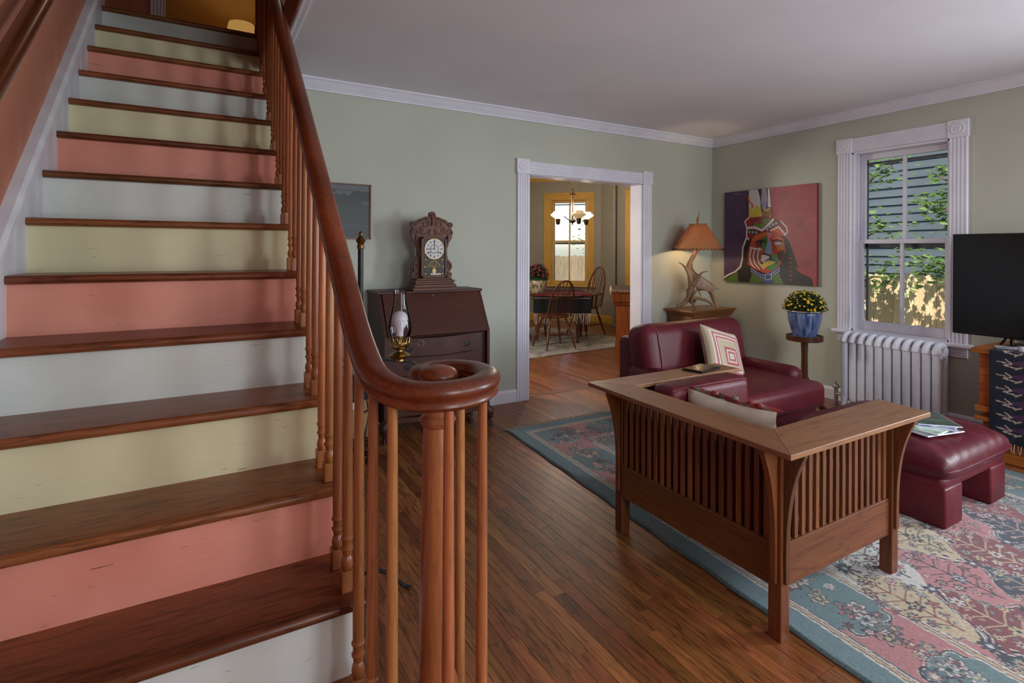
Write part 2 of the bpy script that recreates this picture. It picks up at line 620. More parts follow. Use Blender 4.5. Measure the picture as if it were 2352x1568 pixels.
# upper storey seen over the top step
g = G()
g.box(-0.61, 1.7, 6.35, 8.6, UPZ - 0.25, UPZ)
g.box(-0.61, 1.7, 4.47, 6.35, UPZ - 0.25, UPZ)
struct(g.obj('floor_upper', M['tread']), 'upper landing floor')
g = G()
g.box(-0.61, -0.46, 6.35, 6.47, UPZ, 5.4)
g.box(0.74, 1.7, 6.35, 6.47, UPZ, 5.4)
g.box(-0.46, 0.74, 6.35, 6.47, 5.05, 5.4)
struct(g.obj('wall_landing', M['coral_wall']), 'landing wall with the upstairs doorway')
g = G()
g.box(-0.61, 1.7, 8.4, 8.55, UPZ, 5.4)
struct(g.obj('wall_upstairs_room', M['yellow_wall']), 'warm yellow wall of the upstairs room')
g = G()
g.box(1.7, 1.85, 0.6, 8.6, UPZ, 5.4)
g.box(-0.61, 1.7, 0.6, 0.75, UPZ - 0.03, 5.4)
struct(g.obj('wall_upper', M['coral_wall']), 'coral walls of the upper hall')
g = G()
g.box(-0.78, 1.85, 0.6, 8.6, 5.4, 5.5)
struct(g.obj('ceiling_upper', M['ceil']), 'ceiling of the upper hall')

def fluted(w, t=0.022):
    """cross section of fluted door casing: (across, out)"""
    fr = [(0, 0), (0, .7), (.03, 1), (.10, 1), (.13, .75), (.18, .62), (.23, .75), (.26, 1), (.31, 1), (.34, .75), (.39, .62), (.44, .75), (.47, 1),
          (.53, 1), (.56, .75), (.61, .62), (.66, .75), (.69, 1), (.74, 1), (.77, .75), (.82, .62), (.87, .75), (.90, 1), (.97, 1), (1, .7), (1, 0)]
    return [(a * w, b * t) for a, b in fr]

def corner_block(parent, x, z, s, m, y=0.0, t=0.03):
    g = G()
    g.box(x - s / 2, x + s / 2, y - t, y, z - s / 2, z + s / 2, 0.004)
    o = g.obj('corner_block', m, parent)
    g = G()
    k = s * 0.36
    g.lathe([(k, 0), (k, .004), (k * .82, .007), (k * .72, .003), (k * .5, .003), (k * .42, .008), (k * .2, .009), (k * .12, .004), (0, .005)], (0, 0, 0), 20,
            mtx=Matrix.Translation((x, y - t, z)) @ Matrix.Rotation(PI / 2, 4, 'X'))
    g.obj('rosette', m, o, 40)
    return o

def casing(parent, name, x0, x1, z0, z1, horiz, m, y=0.0, t=0.022):
    g = G()
    if horiz:
        g.prism([(-b + y, z0 + a) for a, b in fluted(z1 - z0, t)], x0, x1, 'YZ')
    else:
        g.prism([(x0 + a, y - b) for a, b in fluted(x1 - x0, t)], z0, z1, 'XY')
    return g.obj(name, m, parent)

# doorway trim: local x = world x, y = 0 on the wall face
t = sempty('trim_1', 'white fluted casing around the wide doorway', (0, D, 0))
casing(t, 'side_casing', 2.472, DX0, 0, 2.09, False, M['white'])
casing(t, 'side_casing', DX1, 4.13, 0, 2.09, False, M['white'])
casing(t, 'head_casing', DX0 - 0.005, DX1 + 0.005, 2.075, 2.195, True, M['white'])
corner_block(t, 2.53, 2.145, 0.135, M['white'])
corner_block(t, 4.07, 2.145, 0.135, M['white'])
g = G()
g.box(DX0 - 0.002, DX0 + 0.02, -0.002, TW_ + .005, 0, DZ)
g.box(DX1 - 0.02, DX1 + 0.002, -0.002, TW_ + .005, 0, DZ)
g.box(DX0, DX1, -0.002, TW_ + .005, DZ - 0.02, DZ)
g.obj('jamb_lining', M['white'], t)

CROWN = [(0, 0), (.078, 0), (.078, -.012), (.068, -.016), (.056, -.028), (.044, -.050), (.030, -.060), (.030, -.066), (.018, -.069), (.018, -.083), (0, -.083)]
g = G(); g.sweep([(0.47, D, H), (W, D, H)], CROWN)
struct(g.obj('trim_2', M['white'], smooth=40), 'white crown moulding along the back wall')
g = G(); g.sweep([(W, D, H), (W, -1.98, H)], CROWN)
struct(g.obj('trim_3', M['white'], smooth=40), 'white crown moulding along the right wall')
BASE = [(0, 0), (.016, 0), (.016, .092), (.011, .104), (.006, .112), (0, .112)]
g = G(); g.sweep([(0.47, D, 0), (2.472, D, 0)], BASE); g.sweep([(4.13, D, 0), (W, D, 0)], BASE)
struct(g.obj('baseboard_back', M['white']), 'white baseboard under the back wall')
g = G(); g.sweep([(W, D, 0), (W, -1.98, 0)], BASE)
struct(g.obj('baseboard_right', M['white']), 'white baseboard under the right wall')

# ------------------------------------------------------------------ windows
M['storm'] = plain('storm_frame_grey', S(92, 92, 96), .5)
def build_window(name, label, loc, rz, w, z0, z1, cas, m, blocks=True, apron=True, muntin=True, mid=None):
    """two-over-two sash window; local y = 0 on the wall face, room towards -y"""
    t = sempty(name, label, loc, rz)
    hw = w / 2
    casing(t, 'side_casing', -hw - cas, -hw, z0, z1, False, m)
    casing(t, 'side_casing', hw, hw + cas, z0, z1, False, m)
    if blocks:
        casing(t, 'head_casing', -hw - .004, hw + .004, z1 + .005, z1 + cas + .012, True, m)
        for s in (-1, 1):
            corner_block(t, s * (hw + cas / 2), z1 + cas / 2 + .008, cas + .018, m)
    else:
        casing(t, 'head_casing', -hw - cas, hw + cas, z1, z1 + cas, True, m)
    g = G()
    g.box(-hw - cas - .035, hw + cas + .035, -.062, .03, z0 - .03, z0, .008, 2)
    g.obj('stool', m, t)
    if apron:
        g = G()
        g.prism([(-b, z0 - .11 + a) for a, b in fluted(.08, .018)], -hw - cas, hw + cas, 'YZ')
        g.obj('apron', m, t)
    g = G()
    g.box(-hw - .004, -hw + .014, -.004, .18, z0, z1)
    g.box(hw - .014, hw + .004, -.004, .18, z0, z1)
    g.box(-hw, hw, -.004, .18, z1 - .014, z1 + .004)
    g.box(-hw, hw, -.004, .20, z0 - .004, z0 + .012)
    g.box(-hw + .014, -hw + .03, .045, .062, z0, z1)
    g.box(hw - .03, hw - .014, .045, .062, z0, z1)
    g.obj('jamb_lining', m, t)
    zm = mid or (z0 + z1) / 2
    for nm, a, b, y in (('upper_sash', zm - .018, z1 - .014, .108), ('lower_sash', z0 + .012, zm + .018, .066)):
        st, rt, rb = .042, (.036 if nm == 'lower_sash' else .05), (.036 if nm == 'upper_sash' else .075)
        g = G()
        x0, x1 = -hw + .016, hw - .016
        g.box(x0, x0 + st, y, y + .036, a, b, .003)
        g.box(x1 - st, x1, y, y + .036, a, b, .003)
        g.box(x0 + st, x1 - st, y, y + .036, b - rt, b, .003)
        g.box(x0 + st, x1 - st, y, y + .036, a, a + rb, .003)
        o = g.obj(nm, m, t)
        g = G()
        g.box(-.013, .013, y + .004, y + .032, a + rb, b - rt, .003)
        g.obj('muntin', m, o)
        for xa, xb in ((x0 + st, -.013), (.013, x1 - st)):
            g = G()
            g.box(xa, xb, y + .016, y + .020, a + rb, b - rt)
            g.obj('pane', M['glass'], o)
        if nm == 'upper_sash':        # storm window frame outside
            g = G()
            g.box(x0, x1, .152, .164, b - .09, b - .07)
            g.box(x0, x1, .152, .164, zm - .055, zm - .02)
            g.box(x0 + .03, x0 + .045, .152, .164, z0, z1)
            g.box(x1 - .045, x1 - .03, .152, .164, z0, z1)
            g.obj('storm_frame', M['storm'], t)
    return t

build_window('window_1', 'white two over two sash window above the radiator', (W, (WY0 + WY1) / 2, 0), -PI / 2, WY1 - WY0, WZ0 + .005, WZ1, 0.118, M['white'])

# ------------------------------------------------------------------ strip floor: every board near the viewer is its own piece
g = G()
g.box(-0.61, W, -1.98, D + TW_, -0.05, -0.012)
floor = struct(g.obj('floor', M['gap']), 'dark oak strip floor of the living room')

def plank(parent, x0, x1, y0, y1, m, name='plank', h=0.012):
    w, l = (x1 - x0) - 0.0009, (y1 - y0) - 0.0009
    b = 0.0008
    hw, hl = w / 2, l / 2
    v = [(-hw, -hl, -h), (hw, -hl, -h), (hw, hl, -h), (-hw, hl, -h), (-hw, -hl, -b), (hw, -hl, -b), (hw, hl, -b), (-hw, hl, -b),
         (-hw + b, -hl, 0), (hw - b, -hl, 0), (hw - b, hl, 0), (-hw + b, hl, 0)]
    f = [(0, 1, 5, 4), (1, 2, 6, 5), (2, 3, 7, 6), (3, 0, 4, 7), (4, 5, 9, 8), (5, 6, 10, 9), (6, 7, 11, 10), (7, 4, 8, 11), (8, 9, 10, 11)]
    me = bpy.data.meshes.new(name)
    me.from_pydata(v, [], f)
    return link(name, me, m, parent, None, ((x0 + x1) / 2, (y0 + y1) / 2, 0))

def rows(x0, x1, y0, y1, pw):
    out = []
    n = int(round((x1 - x0) / pw))
    for i in range(n):
        a = x0 + (x1 - x0) * i / n
        b = x0 + (x1 - x0) * (i + 1) / n
        y = y0
        first = True
        while y < y1 - 0.01:
            l = random.uniform(0.55, 1.7)
            if first:
                l *= random.uniform(0.3, 1.0)
                first = False
            e = y + l
            if y1 - e < 0.35:
                e = y1
            out.append((a, b, y, e))
            y = e
    return out

PW = 0.0575
vis = rows(0.40, 2.125, 1.0, D + 0.05, PW)                 # between stair and rug: all in view
vis += rows(2.125, W, 3.5, D + 0.05, PW * 1.0)             # strip before the doorway
bits = rows(4.20, W, 0.9, 3.5, PW)
shown = vis[:]
for p in vis + bits:
    plank(floor, *p, M['floor'])
rest = G()
for a, b, y0, y1 in rows(-0.61, 0.40, -1.95, D, PW) + rows(0.40, W, -1.95, 1.0, PW) + rows(2.125, 4.20, 1.0, 3.5, PW) :
    if y0 > 0.99 or y1 <= 1.0 or a < 0.4:
        rest.box(a + .0008, b - .0008, y0 + .0008, min(y1, 3.5 if a > 2.1 else D) - .0008, -0.012, 0)
o = rest.obj('plank_field', M['floor'], floor)
o['kind'] = 'stuff'

# ------------------------------------------------------------------ dining room shell (beyond the doorway)
DH = 2.84
DW0 = D + TW_
g = G()
g.box(0.9, 6.9, DW0, 9.4, -0.05, -0.012)
dfloor = struct(g.obj('floor_dining', M['gap']), 'reddish oak floor of the dining room')
dv = [p for p in rows(2.4, 4.85, DW0 - 0.02, 6.05, 0.062)]
for p in dv:
    plank(dfloor, *p, M['floor_d'])
rest = G()
for a, b, y0, y1 in rows(0.95, 2.4, DW0, 9.3, 0.062) + rows(4.85, 6.8, DW0, 9.3, 0.062) + rows(2.4, 4.85, 6.05, 9.3, 0.062):
    rest.box(a + .0008, b - .0008, y0 + .0008, y1 - .0008, -0.012, 0)
o = rest.obj('plank_field', M['floor_d'], dfloor)
o['kind'] = 'stuff'
g = G()
g.box(DX0 + .02, DX1 - .02, D + 0.05, DW0 - 0.005, -0.012, 0.002, 0.002)
struct(g.obj('trim_4', wood('threshold_oak', S(104, 60, 34), S(132, 80, 46), 'X', 0.34)), 'oak threshold board in the doorway')

g = G()
g.box(6.65, 6.8, DW0, 8.1, 0, DH)
struct(g.obj('wall_dining_right', M['taupe']), 'taupe dining room wall on the right')
g = G()
g.box(0.9, 5.6, 9.15, 9.3, 0, DH)
g.box(0.75, 0.9, DW0, 9.3, 0, DH)
struct(g.obj('wall_dining_back', M['taupe']), 'taupe dining room walls')
g = G()
g.box(0.75, DX0, DW0, DW0 + 0.02, 0, DH); g.box(DX1, 6.8, DW0, DW0 + 0.02, 0, DH); g.box(DX0, DX1, DW0, DW0 + 0.02, DZ, DH)
g.box(0.75, 6.8, D + .1, DW0, H, DH)
struct(g.obj('wall_dining_front', M['taupe']), 'dining side of the doorway wall')
g = G()
g.box(0.75, 6.8, DW0, 9.4, DH, DH + 0.1)
struct(g.obj('ceiling_dining', M['ceil']), 'dining room ceiling')
# angled bay wall with the ochre window: local x along the wall, y outwards
BAYX, BAYY = 6.209, 8.541
BW = 0.73
bz0, bz1 = 0.70, 2.385
def bay(g, x0, x1, z0, z1, y0=0, y1=0.16):
    g.box(x0, x1, y0, y1, z0, z1)
g = G()
bay(g, -0.88, -BW / 2, 0, DH); bay(g, BW / 2, 0.66, 0, DH); bay(g, -BW / 2, BW / 2, 0, bz0); bay(g, -BW / 2, BW / 2, bz1, DH)
struct(g.obj('wall_bay', M['taupe'], loc=(BAYX, BAYY, 0), rot=(0, 0, -PI / 4)), 'angled taupe bay wall with the ochre window')
build_window('window_2', 'ochre framed sash window in the dining room bay', (BAYX, BAYY, 0), -PI / 4, BW, bz0, bz1, 0.13, M['ochre'], blocks=False, apron=False, mid=1.56)
c45 = math.sqrt(.5)
def bayp(x, y=0.0):
    return (BAYX + c45 * x + c45 * y, BAYY - c45 * x + c45 * y)
g = G()
g.sweep([bayp(-0.87) + (DH,), bayp(0.635) + (DH,)], [(a, b * 1.2) for a, b in CROWN])
g.sweep([(6.65, 8.1, DH), (6.65, DW0, DH)], [(a, b * 1.2) for a, b in CROWN])
g.sweep([(0.9, 9.15, DH), (5.6, 9.15, DH)], [(a, b * 1.2) for a, b in CROWN])
struct(g.obj('trim_6', M['ochre'], smooth=40), 'ochre crown moulding of the dining room')
g = G()
g.sweep([bayp(-0.87) + (0,), bayp(0.635) + (0,)], [(a, b * 1.3) for a, b in BASE])
g.sweep([(6.65, 8.1, 0), (6.65, 7.4, 0)], [(a, b * 1.3) for a, b in BASE])
g.sweep([(0.9, 9.15, 0), (5.6, 9.15, 0)], [(a, b * 1.3) for a, b in BASE])
struct(g.obj('baseboard_dining', M['ochre']), 'ochre baseboard of the dining room')
# ochre casing of a window on the right dining wall
t = sempty('trim_7', 'ochre casing on the right dining wall', (6.65, 7.24, 0), -PI / 2)
casing(t, 'side_casing', -0.14, 0.0, 0.0, 2.48, False, M['ochre'], t=0.035)
casing(t, 'head_casing', -0.14, 1.0, 2.34, 2.48, True, M['ochre'], t=0.03)
g = G(); g.box(0.0, 0.9, -0.012, 0, 0.0, 2.34)
g.obj('door_panel', M['ochre'], t)
# ================================================================== STAIRCASE
ST_R, ST_T, ST_Y0 = 0.2131, 0.2466, 0.959
XL, XR = -0.589, 0.385
RX = 0.35                                  # rail and baluster line
ny = lambda n: ST_Y0 + ST_T * n
nz = lambda n: ST_R * n
stair = thing('staircase', 'steep oak staircase with coral, cream and white risers and a volute handrail', 'staircase')
def rpaint(name, c1, c2):
    """old brushed paint with fine horizontal cracks and chips"""
    m, nt, b = newmat(name)
    L = nt.links.new
    tc = N(nt, 'ShaderNodeTexCoord')
    n1 = N(nt, 'ShaderNodeTexNoise', i_Scale=5.0, i_Detail=4.0)
    L(tc.outputs['Object'], n1.inputs['Vector'])
    base = ramp(nt, n1.outputs['Fac'], [(.35, c1), (.65, c2)])
    mp = N(nt, 'ShaderNodeMapping')
    mp.inputs['Scale'].default_value = (3.0, 1, 26)
    L(tc.outputs['Object'], mp.inputs[0])
    n2 = N(nt, 'ShaderNodeTexNoise', i_Scale=3.2, i_Detail=5.0, i_Roughness=.6, i_Distortion=.4)
    L(mp.outputs[0], n2.inputs['Vector'])
    k = ramp(nt, n2.outputs['Fac'], [(.296, (.36, .3, .25, 1)), (.314, (1, 1, 1, 1))])
    mx = N(nt, 'ShaderNodeMix', data_type='RGBA', blend_type='MULTIPLY')
    mx.inputs[0].default_value = .8
    L(base, mx.inputs[6]); L(k, mx.inputs[7])
    L(mx.outputs[2], b.inputs['Base Color'])
    b.inputs['Roughness'].default_value = .45
    n3 = N(nt, 'ShaderNodeTexNoise', i_Scale=18.0, i_Detail=4.0)
    mp2 = N(nt, 'ShaderNodeMapping'); mp2.inputs['Scale'].default_value = (.5, 1, 4)
    L(tc.outputs['Object'], mp2.inputs[0]); L(mp2.outputs[0], n3.inputs['Vector'])
    bump(nt, b, n3.outputs['Fac'], .12, .006)
    return m
RC = {'coral': rpaint('coral_riser_paint', S(216, 136, 116), S(224, 147, 127)),
      'cream': rpaint('cream_riser_paint', S(212, 202, 162), S(220, 210, 171)),
      'white': rpaint('pale_mint_riser_paint', S(206, 208, 200), S(214, 216, 210))}
seq = ['cream', 'white', 'coral', 'cream', 'white', 'coral', 'cream', 'white', 'coral', 'cream', 'white', 'coral', 'cream', 'white']
TH = 0.031
for n in range(1, 15):
    g = G()
    yb = ny(n + 1) + 0.03 if n < 14 else ny(n) + 0.12
    y0, z1 = ny(n), nz(n)
    nose = [(y0 + TH / 2 + TH / 2 * math.cos(a), z1 - TH / 2 + TH / 2 * math.sin(a)) for a in np.linspace(PI / 2, 3 * PI / 2, 9)]
    if n == 1:
        g.prism([(yb, z1)] + nose + [(yb, z1 - TH)], XL, XR, 'YZ')
        # curtail: the rounded end of the bottom step under the volute
    else:
        g.prism([(yb, z1)] + nose + [(yb, z1 - TH)], XL, XR, 'YZ')
    g.obj('tread', M['tread'], stair, 30)
    g = G()
    yr = ny(n) + 0.03
    g.box(XL - 0.004, XR - 0.0205, yr, yr + 0.016, nz(n - 1), nz(n) - TH + .001)
    o = g.obj('riser', RC[seq[n - 1]], stair)
    o['label'] = {'coral': 'coral painted riser', 'cream': 'cream yellow painted riser', 'white': 'pale white painted riser'}[seq[n - 1]]
# plinth on the floor that carries newel and volute balusters
VC = Vector((0.517, 1.272))
g = G()
g.lathe([(0.215, 0), (0.215, .02), (0.20, .03), (0, .03)], (VC.x, VC.y, 0), 32)
g.obj('volute_plinth', M['tread'], stair, 40)
# skirt board on the wall side
sl = ST_R / ST_T
g = G()
up = 0.158
z_at = lambda y: sl * (y - ST_Y0)
g.prism([(ny(0.2), 0), (ny(0.2), z_at(ny(0.2)) + up), (ny(14.6), z_at(ny(14.6)) + up), (ny(14.6), z_at(ny(14.6)) - .3), (ny(2), 0)], XL - .021, XL + .002, 'YZ')
g.obj('skirt_board', M['skirtwhite'], stair)
g = G()
pr = [(-.021, -.036), (.010, -.036), (.017, -.030), (.017, -.014), (.024, -.008), (.024, .006), (.018, .014), (.012, .022), (-.021, .026)]
g.sweep([(XL, ny(0.2), z_at(ny(0.2)) + up), (XL, ny(14.6), z_at(ny(14.6)) + up)], pr)
g.obj('skirt_cap', M['skirtwhite'], stair)
# outer stringer, closed to the floor
g = G()
pts = [(ny(1) + .03, 0)]
for n in range(1, 15):
    pts += [(ny(n) + .03, nz(n - 1)), (ny(n) + .03, nz(n) - TH)]
pts += [(ny(14) + .1, nz(14) - TH), (ny(14) + .1, 0)]
g.prism(pts[1:], XR - .0203, XR - .003, 'YZ')
g.obj('outer_stringer', M['skirtwhite'], stair)

# balusters
HR = 0.79                                   # rail top above the nosing line
RT, RB = 0.0, -0.062
rail_top = lambda y: z_at(y) + HR
def baluster_mesh(h):
    g = G()
    s = .0185
    g.box(-s, s, -s, s, 0, .058, .002, 1)
    g.lathe([(.010, .056), (.013, .060), (.0165, .070), (.017, .078), (.0145, .090), (.0105, .097), (.0125, .100), (.0135, .110), (.0172, .114), (.0172, .118), (.0135, .121),
             (.0140, .138), (.0175, .143), (.0175, .147), (.0145, .151), (.0148, .20), (.0142, .45), (.0115, h)], (0, 0, 0), 14)
    return g.mesh('baluster')
# newel
g = G()
g.lathe([(.062, .03), (.062, .22), (.050, .24), (.058, .262), (.052, .285), (.0455, .30), (.046, .36), (.043, .6), (.036, .935), (.034, .945)], (0, 0, 0), 24)
nw = g.obj('newel_post', M['baluster'], stair, 40, (VC.x, VC.y, 0))
g = G()
g.lathe([(.035, .925), (.042, .933), (.047, .942), (.042, .951), (.034, .956), (.033, 1.02)], (0, 0, 0), 24)
g.obj('newel_collar', M['baluster'], nw, 50)
# handrail: profile (side, up) with its top at 0
RP = [(.0, .0), (.014, -.001), (.025, -.006), (.032, -.014), (.0345, -.023), (.031, -.032), (.025, -.037), (.0235, -.043), (.0285, -.049), (.0285, -.055), (.022, -.060), (.018, -.064)]
RP = RP + [(-a, b) for a, b in reversed(RP) if a > 0]
path = []
LV = 1.072                                   # level of the volute
yi = ST_Y0 + (LV - HR) / sl                  # where the slope would meet that level
for y in np.linspace(ny(14) + .12, yi + .19, 24):
    path.append((RX, y, rail_top(y)))
# polar spiral
sp = [(150, .186), (170, .170), (207, .158), (258, .146), (310, .130), (360, .120), (393, .110), (438, .088), (480, .054), (510, .024)]
ang = np.array([a for a, _ in sp]); rad = np.array([r for _, r in sp])
plan = []
y_end = VC.y + .169 * math.sin(math.radians(170))
for y in np.linspace(yi + .185, y_end + .02, 14):
    plan.append((RX, y))
for a in np.linspace(172, 508, 56):
    r = np.interp(a, ang, rad)
    plan.append((VC.x + r * math.cos(math.radians(a)), VC.y + r * math.sin(math.radians(a))))
# smooth the hand-over
pl = np.array(plan)
for _ in range(3):
    pl[1:-1] = .25 * pl[:-2] + .5 * pl[1:-1] + .25 * pl[2:]
s_acc = 0.0
prev = None
for x, y in pl:
    if prev is not None:
        s_acc += math.hypot(x - prev[0], y - prev[1])
    prev = (x, y)
    L = .37
    z0 = rail_top(yi + .185)
    if s_acc < L:
        u = s_acc
        z = z0 - sl * u + sl * u * u / (2 * L)
    else:
        z = z0 - sl * L / 2
    path.append((x, y, z))
def under_rail(x, y):
    p = min(path, key=lambda q: (q[0] - x) ** 2 + (q[1] - y) ** 2)
    return p[2] - .05
bm_cache = {}
for n in range(1, 15):
    for k, dy in ((0, .068), (1, .191)):
        y = ny(n) + dy
        if n == 1:
            y = (1.262, 1.395)[k]
        if n == 14 and k:
            continue
        top = under_rail(RX, y) if n < 3 else rail_top(y) - .05
        h = top - nz(n)
        key = (round(h, 3))
        if key not in bm_cache:
            bm_cache[key] = baluster_mesh(h)
        link('baluster', bm_cache[key], M['baluster'], stair, 33, (RX, y, nz(n)))
for x, y in ((.377, 1.199), (.487, 1.131), (.597, 1.178), (.608, 1.333), (.545, 1.375)):
    link('baluster', baluster_mesh(under_rail(x, y) - .028), M['baluster'], stair, 33, (x, y, .028))
g = G()
g.sweep(path, RP)
hr = g.obj('handrail', M['rail'], stair, 50)
ZV = path[-1][2]
g = G()
g.lathe([(.0, .002), (.022, .001), (.040, -.005), (.050, -.014), (.053, -.024), (.049, -.034), (.042, -.040), (.042, -.064), (0, -.064)], (VC.x, VC.y, ZV + .004), 28)
part(g.obj('volute_eye', M['rail'], hr, 50), 'rounded eye of the handrail volute')
# joints in the rail: thin dark rings
def joint(i):
    g = G()
    a, b = Vector(path[i]), Vector(path[i + 1])
    d = (b - a).normalized()
    g.sweep([a, a + d * .0012], [(x * 1.008, z * 1.01 + .0003) for x, z in RP])
    g.obj('rail_joint', plain('rail_joint_line', S(52, 22, 10), .5), hr)
joint(22)
joint(24 + 14 + 26)

# handrail on the wall side
t = thing('wall_handrail', 'dark round wooden handrail on the coral wall', 'handrail')
g = G()
hp = [(XL + .062, y, sl * (y - ST_Y0) + .872) for y in np.linspace(1.2, 4.7, 8)]
g.tube(hp, .032, 16)
g.obj('rail', wood('wall_rail_wood', S(70, 32, 16), S(110, 56, 28), 'Y', .25, .9, 0, .8, .5, .5), t, 60)
for y in (2.33, 3.6):
    g = G()
    z = sl * (y - ST_Y0) + .872
    g.tube([(XL - .019, y, z - .09), (XL + .03, y, z - .085), (XL + .055, y, z - .06), (XL + .06, y, z - .03)], .008, 8)
    g.lathe([(.028, 0), (.028, .004), (.012, .010), (0, .010)], (0, 0, 0), 14, mtx=Matrix.Translation((XL - .021, y, z - .09)) @ Matrix.Rotation(PI / 2, 4, 'Y'))
    g.obj('bracket', M['bronze'], t, 50)

# casing and lamp upstairs
t = sempty('trim_8', 'white casing of the upstairs doorway', (0, 6.35, 0))
casing(t, 'side_casing', -.46, -.33, UPZ, 5.05, False, M['white'])
casing(t, 'side_casing', .70, .82, UPZ, 5.05, False, M['white'])
g = G(); g.box(.12, .72, 7.5, 8.0, UPZ + .15, UPZ + .18, .004); g.box(.15, .69, 7.53, 7.97, UPZ, UPZ + .15); tag(g.obj('low_chest', M['tread']), 'low chest under the table lamp in the upstairs room', 'chest')
t = thing('table_lamp', 'lit table lamp with a pleated cream shade glimpsed at the top of the stairs', 'lamp', (0.42, 7.75, UPZ + .18))
g = G(); g.lathe([(.16, 0), (.16, .03), (.05, .06), (.04, .5), (.09, .62), (.03, .80), (.012, .84), (.012, .9)], (0, 0, 0), 20)
g.obj('base', M['brass'], t, 40)
g = G()
nn = 48
g.lathe([(.20, .86), (.15, 1.12), (.147, 1.12), (.197, .86)], (0, 0, 0), nn)
sh, snt, sb = newmat('lamp_shade_cream')
sb.inputs['Base Color'].default_value = S(236, 196, 130)
sb.inputs['Emission Color'].default_value = S(255, 196, 110)
sb.inputs['Emission Strength'].default_value = 0.3
g.obj('shade', sh, t, 60)
lamp('POINT', 'upstairs_lamp_bulb', (0.42, 7.75, UPZ + 1.18), 5, (1.0, .78, .5), shadow_soft_size=.05)
lamp('POINT', 'upper_hall_ambient', (1.1, 5.4, 5.1), 4, (1.0, .8, .58), shadow_soft_size=.12)  # added lamp for slight ambient light in the upper hall, no fixture there
# ================================================================== LIVING ROOM
RUGZ = 0.016
# ------------------------------------------------------------------ slatted armchair
t = thing('slatted_armchair', 'square cherry wood armchair with vertical slats and wide flat arms, its back to the stairs', 'armchair', (0, 0, 0))
ZT = 0.715
PX0, PX1, PY0, PY1 = 1.75, 2.558, 1.148, 2.033
PS = 0.05
ox0, oy0, ox1, oy1 = 1.638, 1.043, 2.585, 2.128
iw = 0.193
bt = 0.019
def board(poly, m):
    g = G()
    g.prism(poly, ZT - bt, ZT, 'XY', bev=.002)
    return g.obj('arm_board' if m != 'back' else 'back_board', M['settle_top_x'] if m != 'back' else M['settle_top_y'], t)
board([(ox0, oy0), (ox0 + iw, oy0 + iw), (ox0 + iw, oy1 - .163), (ox0 + .03, oy1)], 'back')
board([(ox0 + .001, oy0), (ox1, oy0), (ox1 + .03, oy0 + .21), (ox0 + iw + .001, oy0 + iw)], 'arm')
board([(ox0 + .031, oy1), (ox0 + iw + .001, oy1 - .163), (ox1 + .03, oy1 - .163), (ox1 + .02, oy1)], 'arm')
posts = {(0, 0): (PX0, PY0), (0, 1): (PX0 + .015, PY1 - PS), (1, 0): (PX1 - PS, PY0), (1, 1): (PX1 - PS, PY1 - PS)}
for k, (x, y) in posts.items():
    z0 = 0.0 if k[0] == 0 else RUGZ
    g = G(); g.box(x, x + PS, y, y + PS, z0, ZT - bt, .003)
    g.obj('post', M['settle'], t)
def corbel(x, y, dx, dy):
    """curved bracket under the overhang, against a post face"""
    zb, ztop = .205, ZT - bt
    prof = [(0, zb), (.010, zb)]
    for u in np.linspace(0, 1, 12):
        prof.append((.010 + .064 * u ** 3.2, zb + .03 + (ztop - .025 - zb - .03) * u))
    prof += [(.076, ztop), (0, ztop)]
    g = G()
    th = .022
    if dx:
        g.prism([(x + dx * a, z) for a, z in prof], y - th / 2, y + th / 2, 'XZ', bev=.0015)
    else:
        g.prism([(y + dy * a, z) for a, z in prof], x - th / 2, x + th / 2, 'YZ', bev=.0015)
    g.obj('corbel', M['settle'], t)
corbel(PX0, PY0 + PS / 2, -1, 0); corbel(PX0 + PS / 2, PY0, 0, -1)
corbel(PX0 + .015, PY1 - PS / 2, -1, 0); corbel(PX0 + .015 + PS / 2, PY1, 0, 1)
corbel(PX1 - PS / 2, PY0, 0, -1); corbel(PX1 - PS / 2, PY1, 0, 1)
def rail(x0, x1, y0, y1, z0, z1, nm, m):
    g = G(); g.box(x0, x1, y0, y1, z0, z1, .003)
    g.obj(nm, m, t)
rl0, rl1 = .178, .333
rail(PX0 + .012, PX0 + .034, PY0 + PS, PY1 - PS, rl0, rl1, 'back_rail', M['settle_y'])
rail(PX0 + .012, PX0 + .034, PY0 + PS, PY1 - PS, ZT - bt - .028, ZT - bt, 'top_rail', M['settle_y'])
for y in (PY0 + .012, PY1 - .034):
    rail(PX0 + PS, PX1 - PS, y, y + .022, rl0, rl1, 'side_rail', M['settle_x'])
    rail(PX0 + PS, PX1 - PS, y, y + .022, ZT - bt - .028, ZT - bt, 'top_rail', M['settle_x'])
rail(PX1 - .04, PX1 - .018, PY0 + PS, PY1 - PS, rl0, .30, 'front_rail', M['settle_y'])
gs = G(); gs.box(-.006, .006, -.0105, .0105, rl1, ZT - bt - .028, .0012, 1); sl_b = gs.mesh('slat')
gs = G(); gs.box(-.0105, .0105, -.006, .006, rl1, ZT - bt - .028, .0012, 1); sl_s = gs.mesh('slat')
nb = 20
for i in range(nb):
    y = PY0 + PS + (PY1 - PY0 - 2 * PS) * (i + .5) / nb
    link('slat', sl_b, M['settle'], t, None, (PX0 + .023, y, 0))
ns = 16
for y in (PY0 + .023, PY1 - .023):
    for i in range(ns):
        x = PX0 + PS + (PX1 - PX0 - 2 * PS) * (i + .5) / ns
        link('slat', sl_s, M['settle'], t, None, (x, y, 0))
g = G(); g.box(PX0 + .036, PX1 - .045, PY0 + .036, PY1 - .036, .235, .255)
g.obj('seat_deck', M['black'], t)
g = G(); g.box(PX0 + .16, PX1 + .03, PY0 + .042, PY1 - .042, .258, .40, .045, 4)
g.obj('seat_cushion', M['leather'], t, 60)
